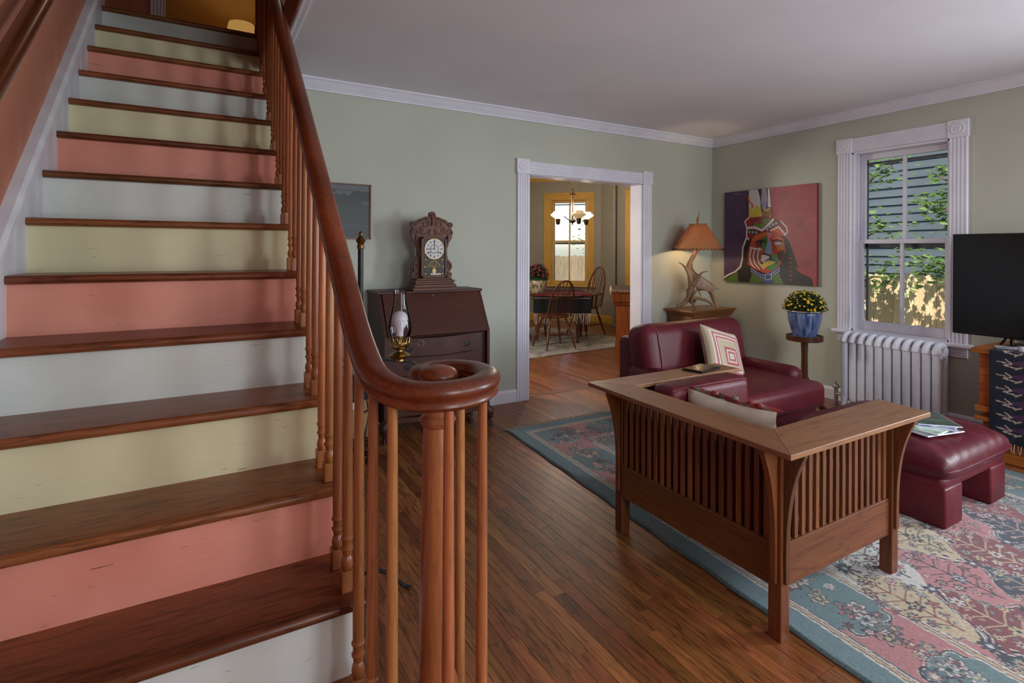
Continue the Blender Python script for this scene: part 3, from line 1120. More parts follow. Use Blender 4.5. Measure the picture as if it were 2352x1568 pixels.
g = G(); g.box(PX0 + .04, PX0 + .155, PY0 + .045, PY1 - .045, .30, .64, .045, 4)
g.obj('back_cushion', M['leather'], t, 60)
# side cushion against the far arm
g = G(); g.box(1.915, 2.485, 1.80, 1.955, .402, .722, .045, 5)
g.tube([(1.93, 1.822, .704), (2.0, 1.812, .713), (2.2, 1.810, .716), (2.41, 1.812, .713), (2.475, 1.822, .704)], .005, 6)
part(g.obj('side_cushion', M['leather'], t, 60), 'upright burgundy leather cushion against the far arm')

# beige pillow leaning in the chair
t = thing('throw_pillow', 'beige cushion with a red patterned front stuffed into the slatted armchair', 'cushion', (2.055, 1.585, .538), 0)
me = pillow(.47, .36, .13, 16, .09)
o = link('pillow_cover', me, mottled('beige_cotton', S(196, 184, 166), S(212, 201, 184), 8, .85, .25, 300), t, 60, (0, 0, 0), None)
o.rotation_euler = (PI / 2, 0, PI / 2)
o.matrix_basis = Matrix.Rotation(math.radians(-9), 4, 'Y') @ Matrix.Rotation(PI / 2, 4, 'Z') @ Matrix.Rotation(PI / 2, 4, 'X')
pe = []
for a in np.linspace(-1, 1, 18):
    pe.append((.012 + .012 * math.sin(a * 5), .235 * a, .176 - .012 * (1 - a * a) + .004 * math.sin(9 * a)))
g = G(); g.tube([(x + .012, y, z) for x, y, z in pe], [.012 * (1 - abs(a) ** 6 * .85) for a in np.linspace(-1, 1, 18)], 8, flat=1.2)
for a in (-.62, -.45, -.1, .35):
    g.ball((.016, .235 * a, .182), .014, 1, 1, 1.6, .7)
q = g.obj('patterned_edge', mottled('red_woven_pattern', S(150, 62, 58), S(120, 120, 112), 26, .9, .3, 200, lo=.52, hi=.6), t, 60)
q.matrix_basis = Matrix.Rotation(math.radians(-9), 4, 'Y')

# tablet on the far arm
t = thing('tablet', 'thin black tablet lying on the far arm of the slatted armchair', 'tablet', (2.40, 2.052, ZT + .001), math.radians(12))
g = G(); g.box(-.10, .10, -.06, .06, 0, .010, .003); g.obj('case', M['black'], t)
g = G(); g.box(-.092, .092, -.053, .053, .0102, .0112); g.obj('screen', plain('tablet_screen', S(24, 25, 27), .12), t)

# ------------------------------------------------------------------ red leather armchair
t = thing('leather_armchair', 'wide burgundy leather armchair beside the corner cabinet', 'armchair', (0, 0, RUGZ))
LE = M['leather']
cx = 3.46
def soft(nm, x0, x1, y0, y1, z0, z1, r, mtx=None, m=LE, seg=5):
    g = G(); g.box(x0, x1, y0, y1, z0, z1, r, seg, mtx)
    return g.obj(nm, m, t, 70)
soft('base', 3.02, 3.92, 2.42, 3.36, .0, .13, .02, m=mottled('dark_burgundy_base', S(54, 14, 20), S(64, 18, 24), 6, .5, .1))
soft('seat_frame', 2.99, 3.95, 2.30, 3.30, .11, .235, .04)
soft('seat_cushion', 2.985, 3.955, 2.235, 3.02, .215, .405, .055)
soft('front_leg', 3.66, 3.90, 2.33, 2.45, .0, .13, .02)
soft('front_leg', 3.04, 3.28, 2.33, 2.45, .0, .13, .02)
soft('arm', 2.885, 3.05, 2.47, 3.2, .14, .475, .07, rot(-.05, 'Y', (2.97, 2.9, .14)))
soft('arm', 3.90, 4.065, 2.47, 3.2, .14, .465, .07, rot(.05, 'Y', (3.97, 2.9, .14)))
bk = soft('backrest', 2.90, 4.06, 2.93, 3.19, .37, .80, .10, rot(-.20, 'X', (3.4, 3.0, .37)), seg=7)
g = G()
zz = np.linspace(.42, .80, 12)
m = rot(-.20, 'X', (3.4, 3.0, .37))
g.tube([m @ Vector((3.02, 2.9225 + .09 * (max(0, abs((z - .585) / .215)) ** 6), z)) for z in zz], .004, 6, up=(1, 0, 0))
g.obj('piping', plain('piping_light', S(128, 60, 62), .5), bk, 60)
soft('back_frame', 2.95, 4.01, 3.13, 3.38, .05, .665, .05)
t = thing('square_pillow', 'square cream cushion with pink nested squares leaning in the leather armchair', 'cushion', (3.515, 2.80, .56))
NP = 90
U, V = np.meshgrid(np.linspace(-1, 1, NP), np.linspace(-1, 1, NP))
img = np.empty((NP, NP, 3), np.float32); img[:] = S(196, 178, 150)[:3]
pink, pale = np.array(S(186, 96, 104)[:3]), np.array(S(216, 206, 190)[:3])
def ringsq(cx_, cy_, r, wd, c):
    d = np.maximum(abs(U - cx_), abs(V - cy_)); img[abs(d - r) < wd] = c
ringsq(0, 0, .78, .05, pale); ringsq(0, 0, .70, .035, pink); ringsq(0, 0, .62, .035, pale); ringsq(0, 0, .54, .045, pink); ringsq(0, 0, .49, .02, pale)
ringsq(.12, -.1, .28, .05, pink); ringsq(.12, -.1, .21, .02, pale); ringsq(.12, -.1, .14, .03, pink); ringsq(.12, -.1, .07, .03, pale)
def pil(u, v):
    a, b = u * 2 - 1, v * 2 - 1
    k = np.clip((1 - a ** 4) * (1 - b ** 4), 0, 1)
    x = a * .215 * (1 - .08 * (1 - b * b) * abs(a) ** 3); y = b * .215 * (1 - .08 * (1 - a * a) * abs(b) ** 3)
    return np.stack([x, y, .062 * k ** .45 + .004 * np.sin(6 * a + 2 * b) * k], -1)
RM = Matrix.Rotation(math.radians(8), 4, 'Z') @ Matrix.Rotation(math.radians(66), 4, 'X') @ Matrix.Rotation(math.radians(-17), 4, 'Z')
me = canvas_mesh('pillow_front', img, pil)
o = link('pillow_front', me, vcol('square_pillow_print', .85, .3, 300), t, 180); o.matrix_basis = RM
def pilb(u, v):
    p = pil(u, v); p[:, 2] *= -1; return p
me = canvas_mesh('pillow_back', np.tile(np.array(S(196, 178, 150)[:3], np.float32), (20, 20, 1)), pilb)
o = link('pillow_back', me, vcol('square_pillow_back', .85, .3, 300), t, 180); o.matrix_basis = RM

# ------------------------------------------------------------------ ottoman
t = thing('ottoman', 'low burgundy leather ottoman with worn creased top holding magazines', 'ottoman', (0, 0, RUGZ))
g = G()
n = 40
GX, GY = np.meshgrid(np.linspace(-1, 1, n), np.linspace(-1, 1, n))
tb = bmesh.new()
ocx, ocy, ohx, ohy = 3.505, 1.575, .405, .40
def otp(a, b, side):
    k = max((1 - a ** 6) * (1 - b ** 6), 0) ** .42
    cr = .006 * math.sin(24 * a + 5 * b * b) * k * (0.4 + .6 * math.sin(2.3 * a + 3 * b) ** 2)
    bul = 1 + (.045 if side < 0 else 0) * k
    rr = 1 - .04 * (abs(a * b) ** 6)
    z = .285 + (.105 * k + cr if side > 0 else -.085 * k)
    return (ocx + a * ohx * rr, ocy + b * ohy * rr, z)
vt, vb = {}, {}
g1 = np.linspace(-1, 1, n + 1)
g1 = np.sign(g1) * abs(g1) ** .75
for i, a in enumerate(g1):
    for j, b in enumerate(g1):
        vt[i, j] = tb.verts.new(otp(a, b, 1))
        vb[i, j] = vt[i, j] if i in (0, n) or j in (0, n) else tb.verts.new(otp(a, b, -1))
for i in range(n):
    for j in range(n):
        tb.faces.new((vt[i, j], vt[i + 1, j], vt[i + 1, j + 1], vt[i, j + 1]))
        try: tb.faces.new((vb[i, j], vb[i, j + 1], vb[i + 1, j + 1], vb[i + 1, j]))
        except ValueError: pass
bmesh.ops.recalc_face_normals(tb, faces=tb.faces)
me = bpy.data.meshes.new('cushion'); tb.to_mesh(me); tb.free()
cu = link('cushion', me, M['leather_w'], t, 180)
g = G()
pp = [otp(a, b, 1) for a, b in [(x, -1) for x in g1[1:-1]] + [(1, y) for y in g1[1:-1]] + [(-x, 1) for x in g1[1:-1]] + [(-1, -y) for y in g1[1:-1]]]
g.tube(pp, .0045, 6, closed=True); g.obj('piping', M['leather_w'], cu, 60)
g = G(); g.box(3.135, 3.875, 1.21, 1.94, .175, .25, .03, 4); g.obj('frame', LE, t, 60)
for x0 in (3.13, 3.66):
    g = G(); g.box(x0, x0 + .19, 1.20, 1.95, 0, .20, .012, 3); g.obj('leg_block', LE, t, 60)

# magazines
def magazine(x, y, z, rz, w, h, th, cover, label, spots=()):
    t = thing('magazine', label, 'magazine', (x, y, z), rz, 'magazines on the ottoman')
    g = G(); g.box(-w / 2, w / 2, -h / 2, h / 2, 0, th, .001, 1); g.obj('pages', plain('magazine_paper', S(226, 226, 234), .5), t)
    g = G(); g.box(-w / 2 + .004, w / 2 - .004, -h / 2 + .004, h / 2 - .004, th - .0002, th + .0008); g.obj('cover', cover, t)
    return t
mg = lambda n, a, b, c, d: (lambda m: m)(mottled(n, a, b, c, .3, 0, lo=.42, hi=.6))
c1 = mg('cover_dark_green', S(48, 60, 54), S(74, 92, 76), 14, 0)
c2 = mg('cover_blue', S(70, 90, 140), S(200, 206, 214), 9, 0)
c3 = mg('cover_green', S(96, 150, 90), S(214, 224, 214), 10, 0)
c4 = mg('cover_grey', S(90, 96, 100), S(170, 176, 180), 10, 0)
oz = RUGZ + .397
magazine(3.402, 1.395, oz, -1.78, .21, .275, .006, c4, 'grey magazine at the bottom of the pile on the ottoman')
magazine(3.43, 1.405, oz + .0075, -1.55, .21, .275, .005, c3, 'green and white magazine second from the bottom on the ottoman')
magazine(3.50, 1.43, oz + .014, -1.0, .21, .275, .005, c2, 'blue and white magazine just under the top one on the ottoman')
magazine(3.535, 1.438, oz + .0205, -.785, .205, .265, .005, c1, 'dark green magazine on top of the pile on the ottoman')

# ------------------------------------------------------------------ corner cabinet with antler lamp
t = thing('side_cabinet', 'small oak side cabinet in the corner under the antler lamp', 'cabinet', (4.315, 3.80, 0), math.radians(1))
cw, cd, ch = .70, .385, .76
for nm, a in (('body', (.05, cw - .05, .05, cd - .02, .0, ch - .07)),):
    g = G(); g.box(*a, .004); g.obj(nm, M['oakcab'], t)
g = G()
g.box(0, cw, 0, cd, ch - .022, ch, .005)
g.obj('top', M['oakcab'], t)
g = G()
g.prism([(.05, ch - .072), (.045, ch - .06), (.03, ch - .045), (.018, ch - .03), (.012, ch - .0225), (cw - .012, ch - .0225), (cw - .018, ch - .03), (cw - .03, ch - .045), (cw - .045, ch - .06), (cw - .05, ch - .072)], .02, cd - .02, 'XZ')
g.obj('moulding', M['oakcab'], t)
g = G(); g.box(.13, cw - .13, .042, .052, .42, ch - .10, .003); d_ = g.obj('drawer', M['oakcab'], t)
g = G(); g.box(.13, cw - .13, .042, .052, .06, .40, .003); g.obj('door', M['oakcab'], t)

def taper(pts, r0, r1, n=8, mid=None):
    k = len(pts)
    # smooth the polyline (Catmull-Rom)
    P = [Vector(p) for p in pts]
    out = []
    for i in range(k - 1):
        p0, p1, p2, p3 = P[max(i - 1, 0)], P[i], P[i + 1], P[min(i + 2, k - 1)]
        for s in np.linspace(0, 1, 6)[: (6 if i == k - 2 else 5)]:
            out.append(.5 * ((2 * p1) + (-p0 + p2) * s + (2 * p0 - 5 * p1 + 4 * p2 - p3) * s * s + (-p0 + 3 * p1 - 3 * p2 + p3) * s ** 3))
    m = len(out)
    rad = [r0 + (r1 - r0) * (i / (m - 1)) ** 1.1 for i in range(m)]
    return out, rad
AL = thing('antler_lamp', 'lit table lamp made of antlers with a rawhide cone shade', 'lamp', (4.54, 3.93, ch), -YAW + .0)
AL.scale = (1.048, 1.048, 1.048)
# local x = to the right as seen from the camera, y = away, z up
ant = mottled('antler_horn', S(112, 84, 58), S(176, 142, 104), 9, .5, .35, 60, stretch=(1, 1, .4))
antp = mottled('antler_pale', S(150, 126, 108), S(182, 158, 138), 9, .55, .35, 60)
def antler(pts, r0, r1, nm='antler', m=ant, parent=AL, fl=1.0):
    p, r = taper(pts, r0, r1)
    g = G(); g.tube(p, r, 10, up=(.2, 1, .1), flat=fl)
    return g.obj(nm, m, parent, 70)
a1 = antler([(-.085, 0, .12), (-.065, .0, .22), (-.075, .0, .33), (-.095, 0, .42), (-.065, 0, .50), (-.02, 0, .585), (.0, 0, .62)], .034, .017)
antler([(-.075, -.01, .30), (-.115, -.02, .39), (-.15, -.02, .44), (-.20, -.02, .475)], .02, .004, 'tine', parent=a1)
antler([(-.055, -.03, .24), (-.02, -.05, .31), (.02, -.05, .37), (.085, -.05, .385)], .022, .004, 'tine', parent=a1)
# palmate blade on the right
pal = [(-.06, .42), (-.02, .36), (.05, .32), (.12, .27), (.20, .215), (.225, .205), (.205, .195), (.17, .195), (.165, .17), (.14, .185), (.10, .185), (.05, .19), (.01, .20), (-.03, .23), (-.06, .30)]
g = G(); g.prism(pal, .012, .030, 'XZ', bev=.006)
b1 = g.obj('antler_palm', antp, AL, 50)
antler([(-.06, .02, .42), (-.02, .02, .36), (.05, .02, .32), (.12, .02, .27), (.20, .02, .215), (.228, .02, .205)], .012, .006, 'palm_edge', parent=b1)
antler([(-.02, -.02, .215), (.06, -.03, .205), (.12, -.03, .18), (.145, -.03, .14), (.17, -.02, .06), (.19, -.02, .012)], .014, .012)
antler([(.02, .03, .19), (.09, .04, .20), (.13, .04, .17), (.16, .04, .10), (.20, .04, .03), (.225, .04, .008)], .012, .006)
a2 = antler([(-.215, -.01, .028), (-.16, -.01, .05), (-.10, 0, .085), (-.03, .0, .11), (.05, 0, .10), (.12, 0, .07), (.17, 0, .02)], .020, .013)
antler([(-.085, 0, .20), (-.09, 0, .13), (-.115, 0, .09), (-.14, 0, .07)], .030, .018, parent=AL)
antler([(-.08, -.04, .08), (-.055, -.06, .16), (-.02, -.06, .20), (.01, -.06, .135)], .010, .004, 'tine', parent=a2)
antler([(-.08, -.02, .075), (-.06, -.07, .05), (-.035, -.10, .012)], .016, .005, 'tine', parent=a2)
antler([(-.02, .02, .10), (-.03, .05, .05), (.0, .07, .014)], .018, .012, 'tine', parent=a2)
g = G(); g.ball((-.07, .02, .44), .03, 2, .9, .5, .9); g.ball((.0, 0, .607), .022, 2, 1.6, 1.3, .6); g.obj('burr', antp, AL, 60)
# shade
m, nt, b = newmat('rawhide_shade')
tc = N(nt, 'ShaderNodeTexCoord'); n1 = N(nt, 'ShaderNodeTexNoise', i_Scale=6.0, i_Detail=4.0)
nt.links.new(tc.outputs['Object'], n1.inputs['Vector'])
nt.links.new(ramp(nt, n1.outputs['Fac'], [(.3, S(168, 120, 76)), (.7, S(194, 146, 98))]), b.inputs['Base Color'])
b.inputs['Roughness'].default_value = .6
tl = N(nt, 'ShaderNodeBsdfTranslucent'); tl.inputs[0].default_value = S(206, 134, 70)
mx = N(nt, 'ShaderNodeMixShader'); mx.inputs[0].default_value = .24
nt.links.new(b.outputs[0], mx.inputs[1]); nt.links.new(tl.outputs[0], mx.inputs[2])
nt.links.new(mx.outputs[0], nt.nodes['Material Output'].inputs[0])
zb_, zt_, rb_, rt_ = .598, .858, .243, .082
g = G(); g.lathe([(rb_, zb_), (rt_, zt_), (rt_ - .003, zt_), (rb_ - .003, zb_)], (0, 0, 0), 48)
# remove the end caps so that the shade is open
fs = [f for f in g.bm.faces if len(f.verts) > 10]
bmesh.ops.delete(g.bm, geom=fs, context='FACES_ONLY')
sh = g.obj('shade', m, AL, 60)
g = G()
for rr, zz_, k in ((rb_, zb_ + .006, 44), (rt_, zt_ - .006, 20)):
    for i in range(k):
        a = 2 * PI * i / k
        a2_ = a + 2 * PI / k * .55
        g.tube([(rr * math.cos(a) * 1.004, rr * math.sin(a) * 1.004, zz_ - .009), (rr * math.cos(a2_) * 1.004, rr * math.sin(a2_) * 1.004, zz_ + .008)], .0035, 5)
o = g.obj('lacing', plain('dark_leather_lace', S(46, 26, 14), .6), sh); o['kind'] = 'stuff'
p, r = taper([(0, 0, .85), (-.004, 0, .90), (.004, 0, .945), (.016, 0, .985)], .018, .003)
g = G(); g.tube(p, r, 8); g.obj('finial', ant, AL, 60)
g = G(); g.ball((0, 0, .70), .035, 2, 1, 1, 1.25)
g.obj('bulb', emissive('lamp_bulb', S(255, 214, 150), 6.0), AL, 60)
lamp('POINT', 'antler_lamp_bulb', (4.54, 3.93, ch + .725), 24.0, (1.0, .74, .42), shadow_soft_size=.04)

# ------------------------------------------------------------------ plant stand, pot, mums
t = thing('plant_stand', 'slim dark wooden pedestal stand with a round tray top beside the window', 'stand', (4.66, 2.84, 0))
DW_ = wood('dark_stand_wood', S(60, 28, 16), S(98, 50, 28), 'Z', .3, 1, 0, .85, .3, .4)
g = G(); g.lathe([(.0, .575), (.13, .575), (.148, .582), (.15, .625), (.143, .625), (.140, .612), (0, .610)], (0, 0, 0), 32); g.obj('tray', DW_, t, 40)
g = G(); g.lathe([(.030, .16), (.028, .30), (.026, .45), (.030, .578)], (0, 0, 0), 16); g.obj('column', DW_, t, 40)
for k in range(3):
    a = 2 * PI * k / 3 + .5
    g = G()
    prof = [(.018, .26), (.035, .25), (.05, .20), (.09, .12), (.16, .05), (.19, .025), (.19, 0), (.15, 0), (.10, .05), (.05, .10), (.018, .12)]
    g.prism([(x, z) for x, z in prof], -.014, .014, 'XZ', Matrix.Rotation(a, 4, 'Z'))
    g.obj('foot', DW_, t)
m = mottled('blue_glaze', S(46, 70, 128), S(132, 148, 172), 34, .2, .05, 40, coat=.3, stretch=(1, 1, .07), lo=.4, hi=.72)
t = thing('flower_pot', 'blue streaked glazed pot with yellow chrysanthemums on the pedestal stand', 'potted plant', (4.66, 2.84, .611))
g = G(); g.lathe([(.0, .0), (.088, .0), (.098, .02), (.118, .09), (.132, .15), (.138, .20), (.136, .216), (.145, .222), (.147, .232), (.140, .235), (.128, .232), (.124, .20), (0, .19)], (0, 0, 0), 36)
pot = g.obj('pot', m, t, 50)
g = G(); g.lathe([(.143, .226), (.149, .231), (.147, .238), (.138, .238), (.136, .231)], (0, 0, 0), 36)
g.obj('rim', plain('cream_rim', S(196, 178, 150), .3), pot, 50)
def mum(t, R, H0, zc, nl, nf, leafm, flm, seed, fsize=(.006, .014), dome=1.0):
    r_ = random.Random(seed)
    g = G(); bm = g.bm
    def leaf(p, d, L, w):
        d = d.normalized()
        s = d.cross(Vector((r_.uniform(-1, 1), r_.uniform(-1, 1), 1))).normalized()
        u = s.cross(d)
        a = bm.verts.new(p); b_ = bm.verts.new(p + d * L * .5 + s * w + u * w * .4); c = bm.verts.new(p + d * L); e = bm.verts.new(p + d * L * .5 - s * w + u * w * .4)
        bm.faces.new((a, b_, c, e))
    for _ in range(nl):
        th = r_.uniform(0, 2 * PI); ph = math.acos(r_.uniform(.0, 1)); rr = r_.uniform(.45, 1.0)
        d = Vector((math.sin(ph) * math.cos(th), math.sin(ph) * math.sin(th), math.cos(ph)))
        p = Vector((d.x * R * rr, d.y * R * rr, zc + d.z * H0 * rr))
        leaf(p, d + Vector((r_.uniform(-.8, .8), r_.uniform(-.8, .8), r_.uniform(-.4, .6))), r_.uniform(.02, .042), r_.uniform(.004, .008))
    g.obj('leaves', leafm, t)['kind'] = 'stuff'
    g = G()
    for _ in range(60):
        th = r_.uniform(0, 2 * PI); q = r_.uniform(.1, .8)
        g.tube([(.5 * R * q * math.cos(th), .5 * R * q * math.sin(th), zc - .03), (R * q * math.cos(th), R * q * math.sin(th), zc + H0 * .6 * (1 - q * q))], .0022, 4)
    g.obj('stems', leafm, t)['kind'] = 'stuff'
    fm = []
    for k, pet in enumerate((7, 9)):
        g = G()
        prof = [(0, .0), (1, .25), (.7, .55), (.35, .7), (0, .6)]
        g.lathe(prof, (0, 0, 0), 8)
        fm.append(g.mesh('blossom'))
    for i in range(nf):
        th = r_.uniform(0, 2 * PI); ph = math.acos(r_.uniform(.08, 1)); s = r_.uniform(*fsize)
        d = Vector((math.sin(ph) * math.cos(th), math.sin(ph) * math.sin(th), math.cos(ph)))
        p = Vector((d.x * R * 1.02, d.y * R * 1.02, zc + d.z * H0 * 1.02))
        o = link('blossom', fm[i % 2], flm, t, None, p)
        o.rotation_euler = (d + Vector((0, 0, .3))).to_track_quat('Z', 'Y').to_euler(); o.scale = (s, s, s)
leafg = mottled('mum_leaf_green', S(40, 58, 30), S(74, 92, 44), 20, .6, 0)
mum(t, .165, .165, .235, 2600, 150, leafg, mottled('yellow_petals', S(226, 168, 22), S(238, 206, 60), 30, .6, 0), 5)

# ------------------------------------------------------------------ radiator
t = thing('radiator', 'white cast iron column radiator under the window', 'radiator', (4.955, 0, 0))
RWm = mottled('radiator_enamel', S(228, 228, 238), S(236, 236, 244), 8, .35, .08, 40)
g = G()
nR, ry1, ry0, rz1 = 11, 2.655, 1.905, .655
pitch = (ry1 - ry0) / nR
hw_ = pitch * .425
def col(x, z0, z1):
    g.box(x - .028, x + .028, -hw_, hw_, z0, z1, .022, 4)
for x in (-.052, .052):
    col(x, .075, rz1 - .03)
# arch at the top
pa = [( .08 * math.cos(a) * .95, 0, rz1 - .075 + .065 * math.sin(a)) for a in np.linspace(0, PI, 9)]
g.tube(pa, [hw_] * 9, 10, up=(0, 1, 0), flat=.9)
g.box(-.08, .08, -hw_, hw_, .06, .125, .026, 4)
g.box(-.05, .05, -pitch / 2, pitch / 2, .085, .115, .012, 2)
g.box(-.05, .05, -pitch / 2, pitch / 2, rz1 - .10, rz1 - .07, .012, 2)
sec = g.mesh('section')
for i in range(nR):
    y = ry0 + pitch * (i + .5)
    link('section', sec, RWm, t, 60, (0, y, 0))
for y in (ry0 + pitch / 2, ry1 - pitch / 2):
    for x in (-.062, .062):
        g = G(); s = -1 if x < 0 else 1
        g.tube([(x, y, .10), (x + s * .004, y, .06), (x + s * .012, y, .02), (x + s * .018, y, 0)], [.026, .022, .018, .022], 10, up=(0, 1, 0)); g.obj('foot', RWm, t, 60)
g = G(); g.lathe([(.030, 0), (.030, .012), (.016, .016), (.016, .03), (0, .03)], (0, 0, 0), 12, mtx=Matrix.Translation((-.05, ry0 + .004, rz1 - .085)) @ Matrix.Rotation(PI / 2, 4, 'X'))
g.obj('end_plug', RWm, t, 50)
g = G()
g.tube([(-.02, ry1 - .01, .10), (-.02, ry1 + .06, .10)], .014, 10, up=(1, 0, 0)); g.tube([(-.02, ry1 + .06, .0), (-.02, ry1 + .06, .15)], .016, 10, up=(1, 0, 0))
g.lathe([(.026, .15), (.030, .16), (.018, .185), (.008, .19), (.008, .21), (0, .21)], (-.02, ry1 + .06, 0), 12)
g.obj('valve', mottled('nickel_valve', S(150, 146, 142), S(176, 170, 166), 20, .35, .05, 60, metal=.7), t, 50)

# ------------------------------------------------------------------ television and cabinet
t = thing('media_cabinet', 'pine chest of stepped mouldings under the television', 'cabinet', (4.5, 0, 0))
cy0, cy1 = .35, 1.575
PN = M['pine']
def cab(nm, a, bev=.004, m=PN):
    g = G(); g.box(*a, bev); return g.obj(nm, m, t)
cab('top', (0, .55, cy0 - .03, cy1 + .012, .698, .73))
cab('upper_body', (.035, .53, cy0, cy1 - .02, .34, .698))
cab('waist_moulding', (.01, .54, cy0, cy1 - .002, .305, .345), .008)
cab('neck', (.05, .53, cy0, cy1 - .05, .275, .305))
cab('lower_moulding', (.0, .54, cy0, cy1 - .005, .248, .275), .006)
cab('lower_body', (.04, .53, cy0, cy1 - .04, .06, .248))
cab('plinth', (.015, .54, cy0, cy1 - .02, .0, .07), .006)
t = thing('woven_runner', 'dark navy and purple woven textile with zigzag pattern draped over the pine cabinet', 'textile', (4.5, 0, 0))
cw_, chh = .95, 1.05
cv = Canvas(cw_, chh, 210, S(28, 34, 48))
pur, teal, lt, bl = S(74, 48, 78), S(32, 78, 70), S(196, 172, 160), S(24, 28, 40)
cv.poly([(.27, 0), (.36, 0), (.36, chh), (.27, chh)], teal); cv.poly([(.40, 0), (.70, 0), (.70, chh), (.40, chh)], S(96, 36, 42))
for k in range(12):
    y = k * .085 + .02
    cv.poly([(.27, y - .05), (.27, y + .05), (.17, y + .02), (.09, y), (.17, y - .02)], pur)
    for (x1, y1), (x2, y2) in (((.04, y), (.085, y + .004)), ((.085, y - .018), (.115, y + .006)), ((.115, y + .006), (.075, y + .02)), ((.075, y + .02), (.14, y + .032)), ((.14, y + .032), (.165, y + .022)),
                               ((.165, y + .022), (.13, y + .04)), ((.185, y + .045), (.225, y + .026)), ((.185, y + .045), (.225, y + .062)), ((.185, y + .045), (.26, y + .05))):
        cv.line([(x1, y1), (x2, y2)], .0065, lt)
def drape(u, v):
    s = v * chh
    x = np.where(s < .45, .46 - s, -.006)          # on the top, then down the front
    z = np.where(s < .46, .733, .733 - (s - .46))
    x = np.where((s >= .45) & (s < .47), .46 - s, x); x = np.maximum(x, -.008)
    wob = np.where(s > .47, .004 * np.sin(u * 23) * (s - .47) * 3, 0)
    return np.stack([x - abs(wob), 1.485 - u * cw_, z], -1)
me = canvas_mesh('cloth', cv.a, drape)
o = link('cloth', me, vcol('woven_runner_wool', .9, .5, 320), t, 180)
sd = o.modifiers.new('thickness', 'SOLIDIFY'); sd.thickness = .004; sd.offset = 0
g = G()
for k in range(60):
    y = 1.483 - cw_ * k / 60
    g.tube([(-.008, y, .145), (-.010 + random.uniform(-.006, .006), y + random.uniform(-.006, .006), .11), (-.008, y + random.uniform(-.008, .008), .085)], .0022, 4, up=(0, 1, 0))
g.obj('fringe', plain('runner_fringe', S(196, 180, 160), .9), t)['kind'] = 'stuff'
t = thing('television', 'flat black television standing on the pine cabinet', 'television', (4.82, 0, 0))
g = G(); g.box(0, .05, .50, 1.812, .775, 1.505, .006); g.box(.05, .08, .75, 1.55, .85, 1.25, .01); g.obj('housing', M['black'], t)
g = G(); g.box(-.0015, .0005, .512, 1.80, .80, 1.493); g.obj('screen', plain('tv_screen', S(16, 16, 17), .16), t)
for y in (.75, 1.50):
    g = G(); g.tube([(.02, y, .79), (-.08, y, .749), (-.10, y, .746)], .008, 8, up=(0, 1, 0)); g.tube([(.02, y, .79), (.12, y, .749), (.14, y, .746)], .008, 8, up=(0, 1, 0)); g.obj('foot', M['black'], t)
t = thing('charging_cable', 'white cable coiled on the runner beneath the television', 'cable', (4.5, 0, .737))
g = G(); g.tube([(.06, 1.47, .003), (.05, 1.42, .006), (.07, 1.37, .01), (.12, 1.33, .02), (.15, 1.31, .014), (.16, 1.36, .006), (.15, 1.44, .004), (.12, 1.50, .004)], .0035, 6); g.obj('cord', plain('white_cable', S(196, 198, 214), .4), t, 60)
g = G(); g.lathe([(.02, 0), (.022, .02), (.016, .03), (0, .03)], (.05, 1.335, 0), 10); g.obj('plug', plain('white_plug', S(190, 192, 206), .4), t, 50)
t = thing('glass_dish', 'small clear glass dish on the runner under the television', 'dish', (4.735, 1.40, .738))
g = G(); g.lathe([(.0, .002), (.045, .0), (.055, .02), (.058, .05), (.055, .05), (.050, .02), (0, .006)], (0, 0, 0), 20); g.obj('bowl', M['chimney'], t, 50)
g = G(); g.lathe([(.048, .050), (.060, .052), (.058, .058), (.01, .066), (.01, .078), (0, .08)], (0, 0, 0), 20); g.obj('lid', M['chimney'], t, 50)
# ================================================================== RUG, PAINTINGS, DESK, CLOCK, FLOOR LAMP
RW_, RL_ = 2.52, 3.5
PPU = 230
cv = Canvas(RW_, RL_, PPU, S(98, 134, 140))
R2 = random.Random(21)
c_teal, c_pink, c_ivory, c_navy, c_yel, c_sage, c_red, c_tan, c_blk, c_blue = (S(96, 132, 134), S(196, 118, 118), S(214, 204, 196), S(44, 46, 66), S(206, 182, 138),
                                                                S(134, 136, 126), S(134, 46, 54), S(182, 152, 130), S(38, 34, 40), S(72, 92, 118))
A = cv.a
yy, xx = np.meshgrid((np.arange(cv.H) + .5) / PPU, (np.arange(cv.W) + .5) / PPU, indexing='ij')
edge = np.minimum(np.minimum(xx, RW_ - xx), np.minimum(yy, RL_ - yy))
wob = .004 * np.sin(xx * 90) + .004 * np.sin(yy * 83) + .003 * np.sin((xx + yy) * 160)
B0, B1, B2, B3 = .105, .150, .43, .475
bd = (edge > B1) & (edge < B2)
# border: pink ground with scalloped teal cartouches
along = np.where(np.minimum(xx, RW_ - xx) < np.minimum(yy, RL_ - yy), yy, xx)
cross = (edge - B1) / (B2 - B1)
per = .52
ph = (along / per) % 1.0
sc = .30 + .06 * np.abs(np.sin(along * 2 * PI / .13)) + .05 * np.abs(np.sin(cross * PI * 3)) - .16 * (np.abs(cross - .5) * 2) ** 2
tealm = np.abs(ph - .5) < sc
A[bd] = c_pink[:3]
A[bd & tealm] = c_teal[:3]
ed = np.abs(np.abs(ph - .5) - sc) * per
A[bd & (ed < .007)] = c_blk[:3]
A[bd & (ed >= .007) & (ed < .013)] = c_ivory[:3]
# guard stripes
for b in (B0, B2):
    for a0, a1, c in ((0, .010, c_ivory), (.010, .014, c_blk), (.014, .026, c_yel), (.026, .030, c_red), (.030, .041, c_ivory), (.041, .045, c_blk)):
        e2 = edge + wob * .35
        A[(e2 >= b + a0) & (e2 < b + a1)] = c[:3]
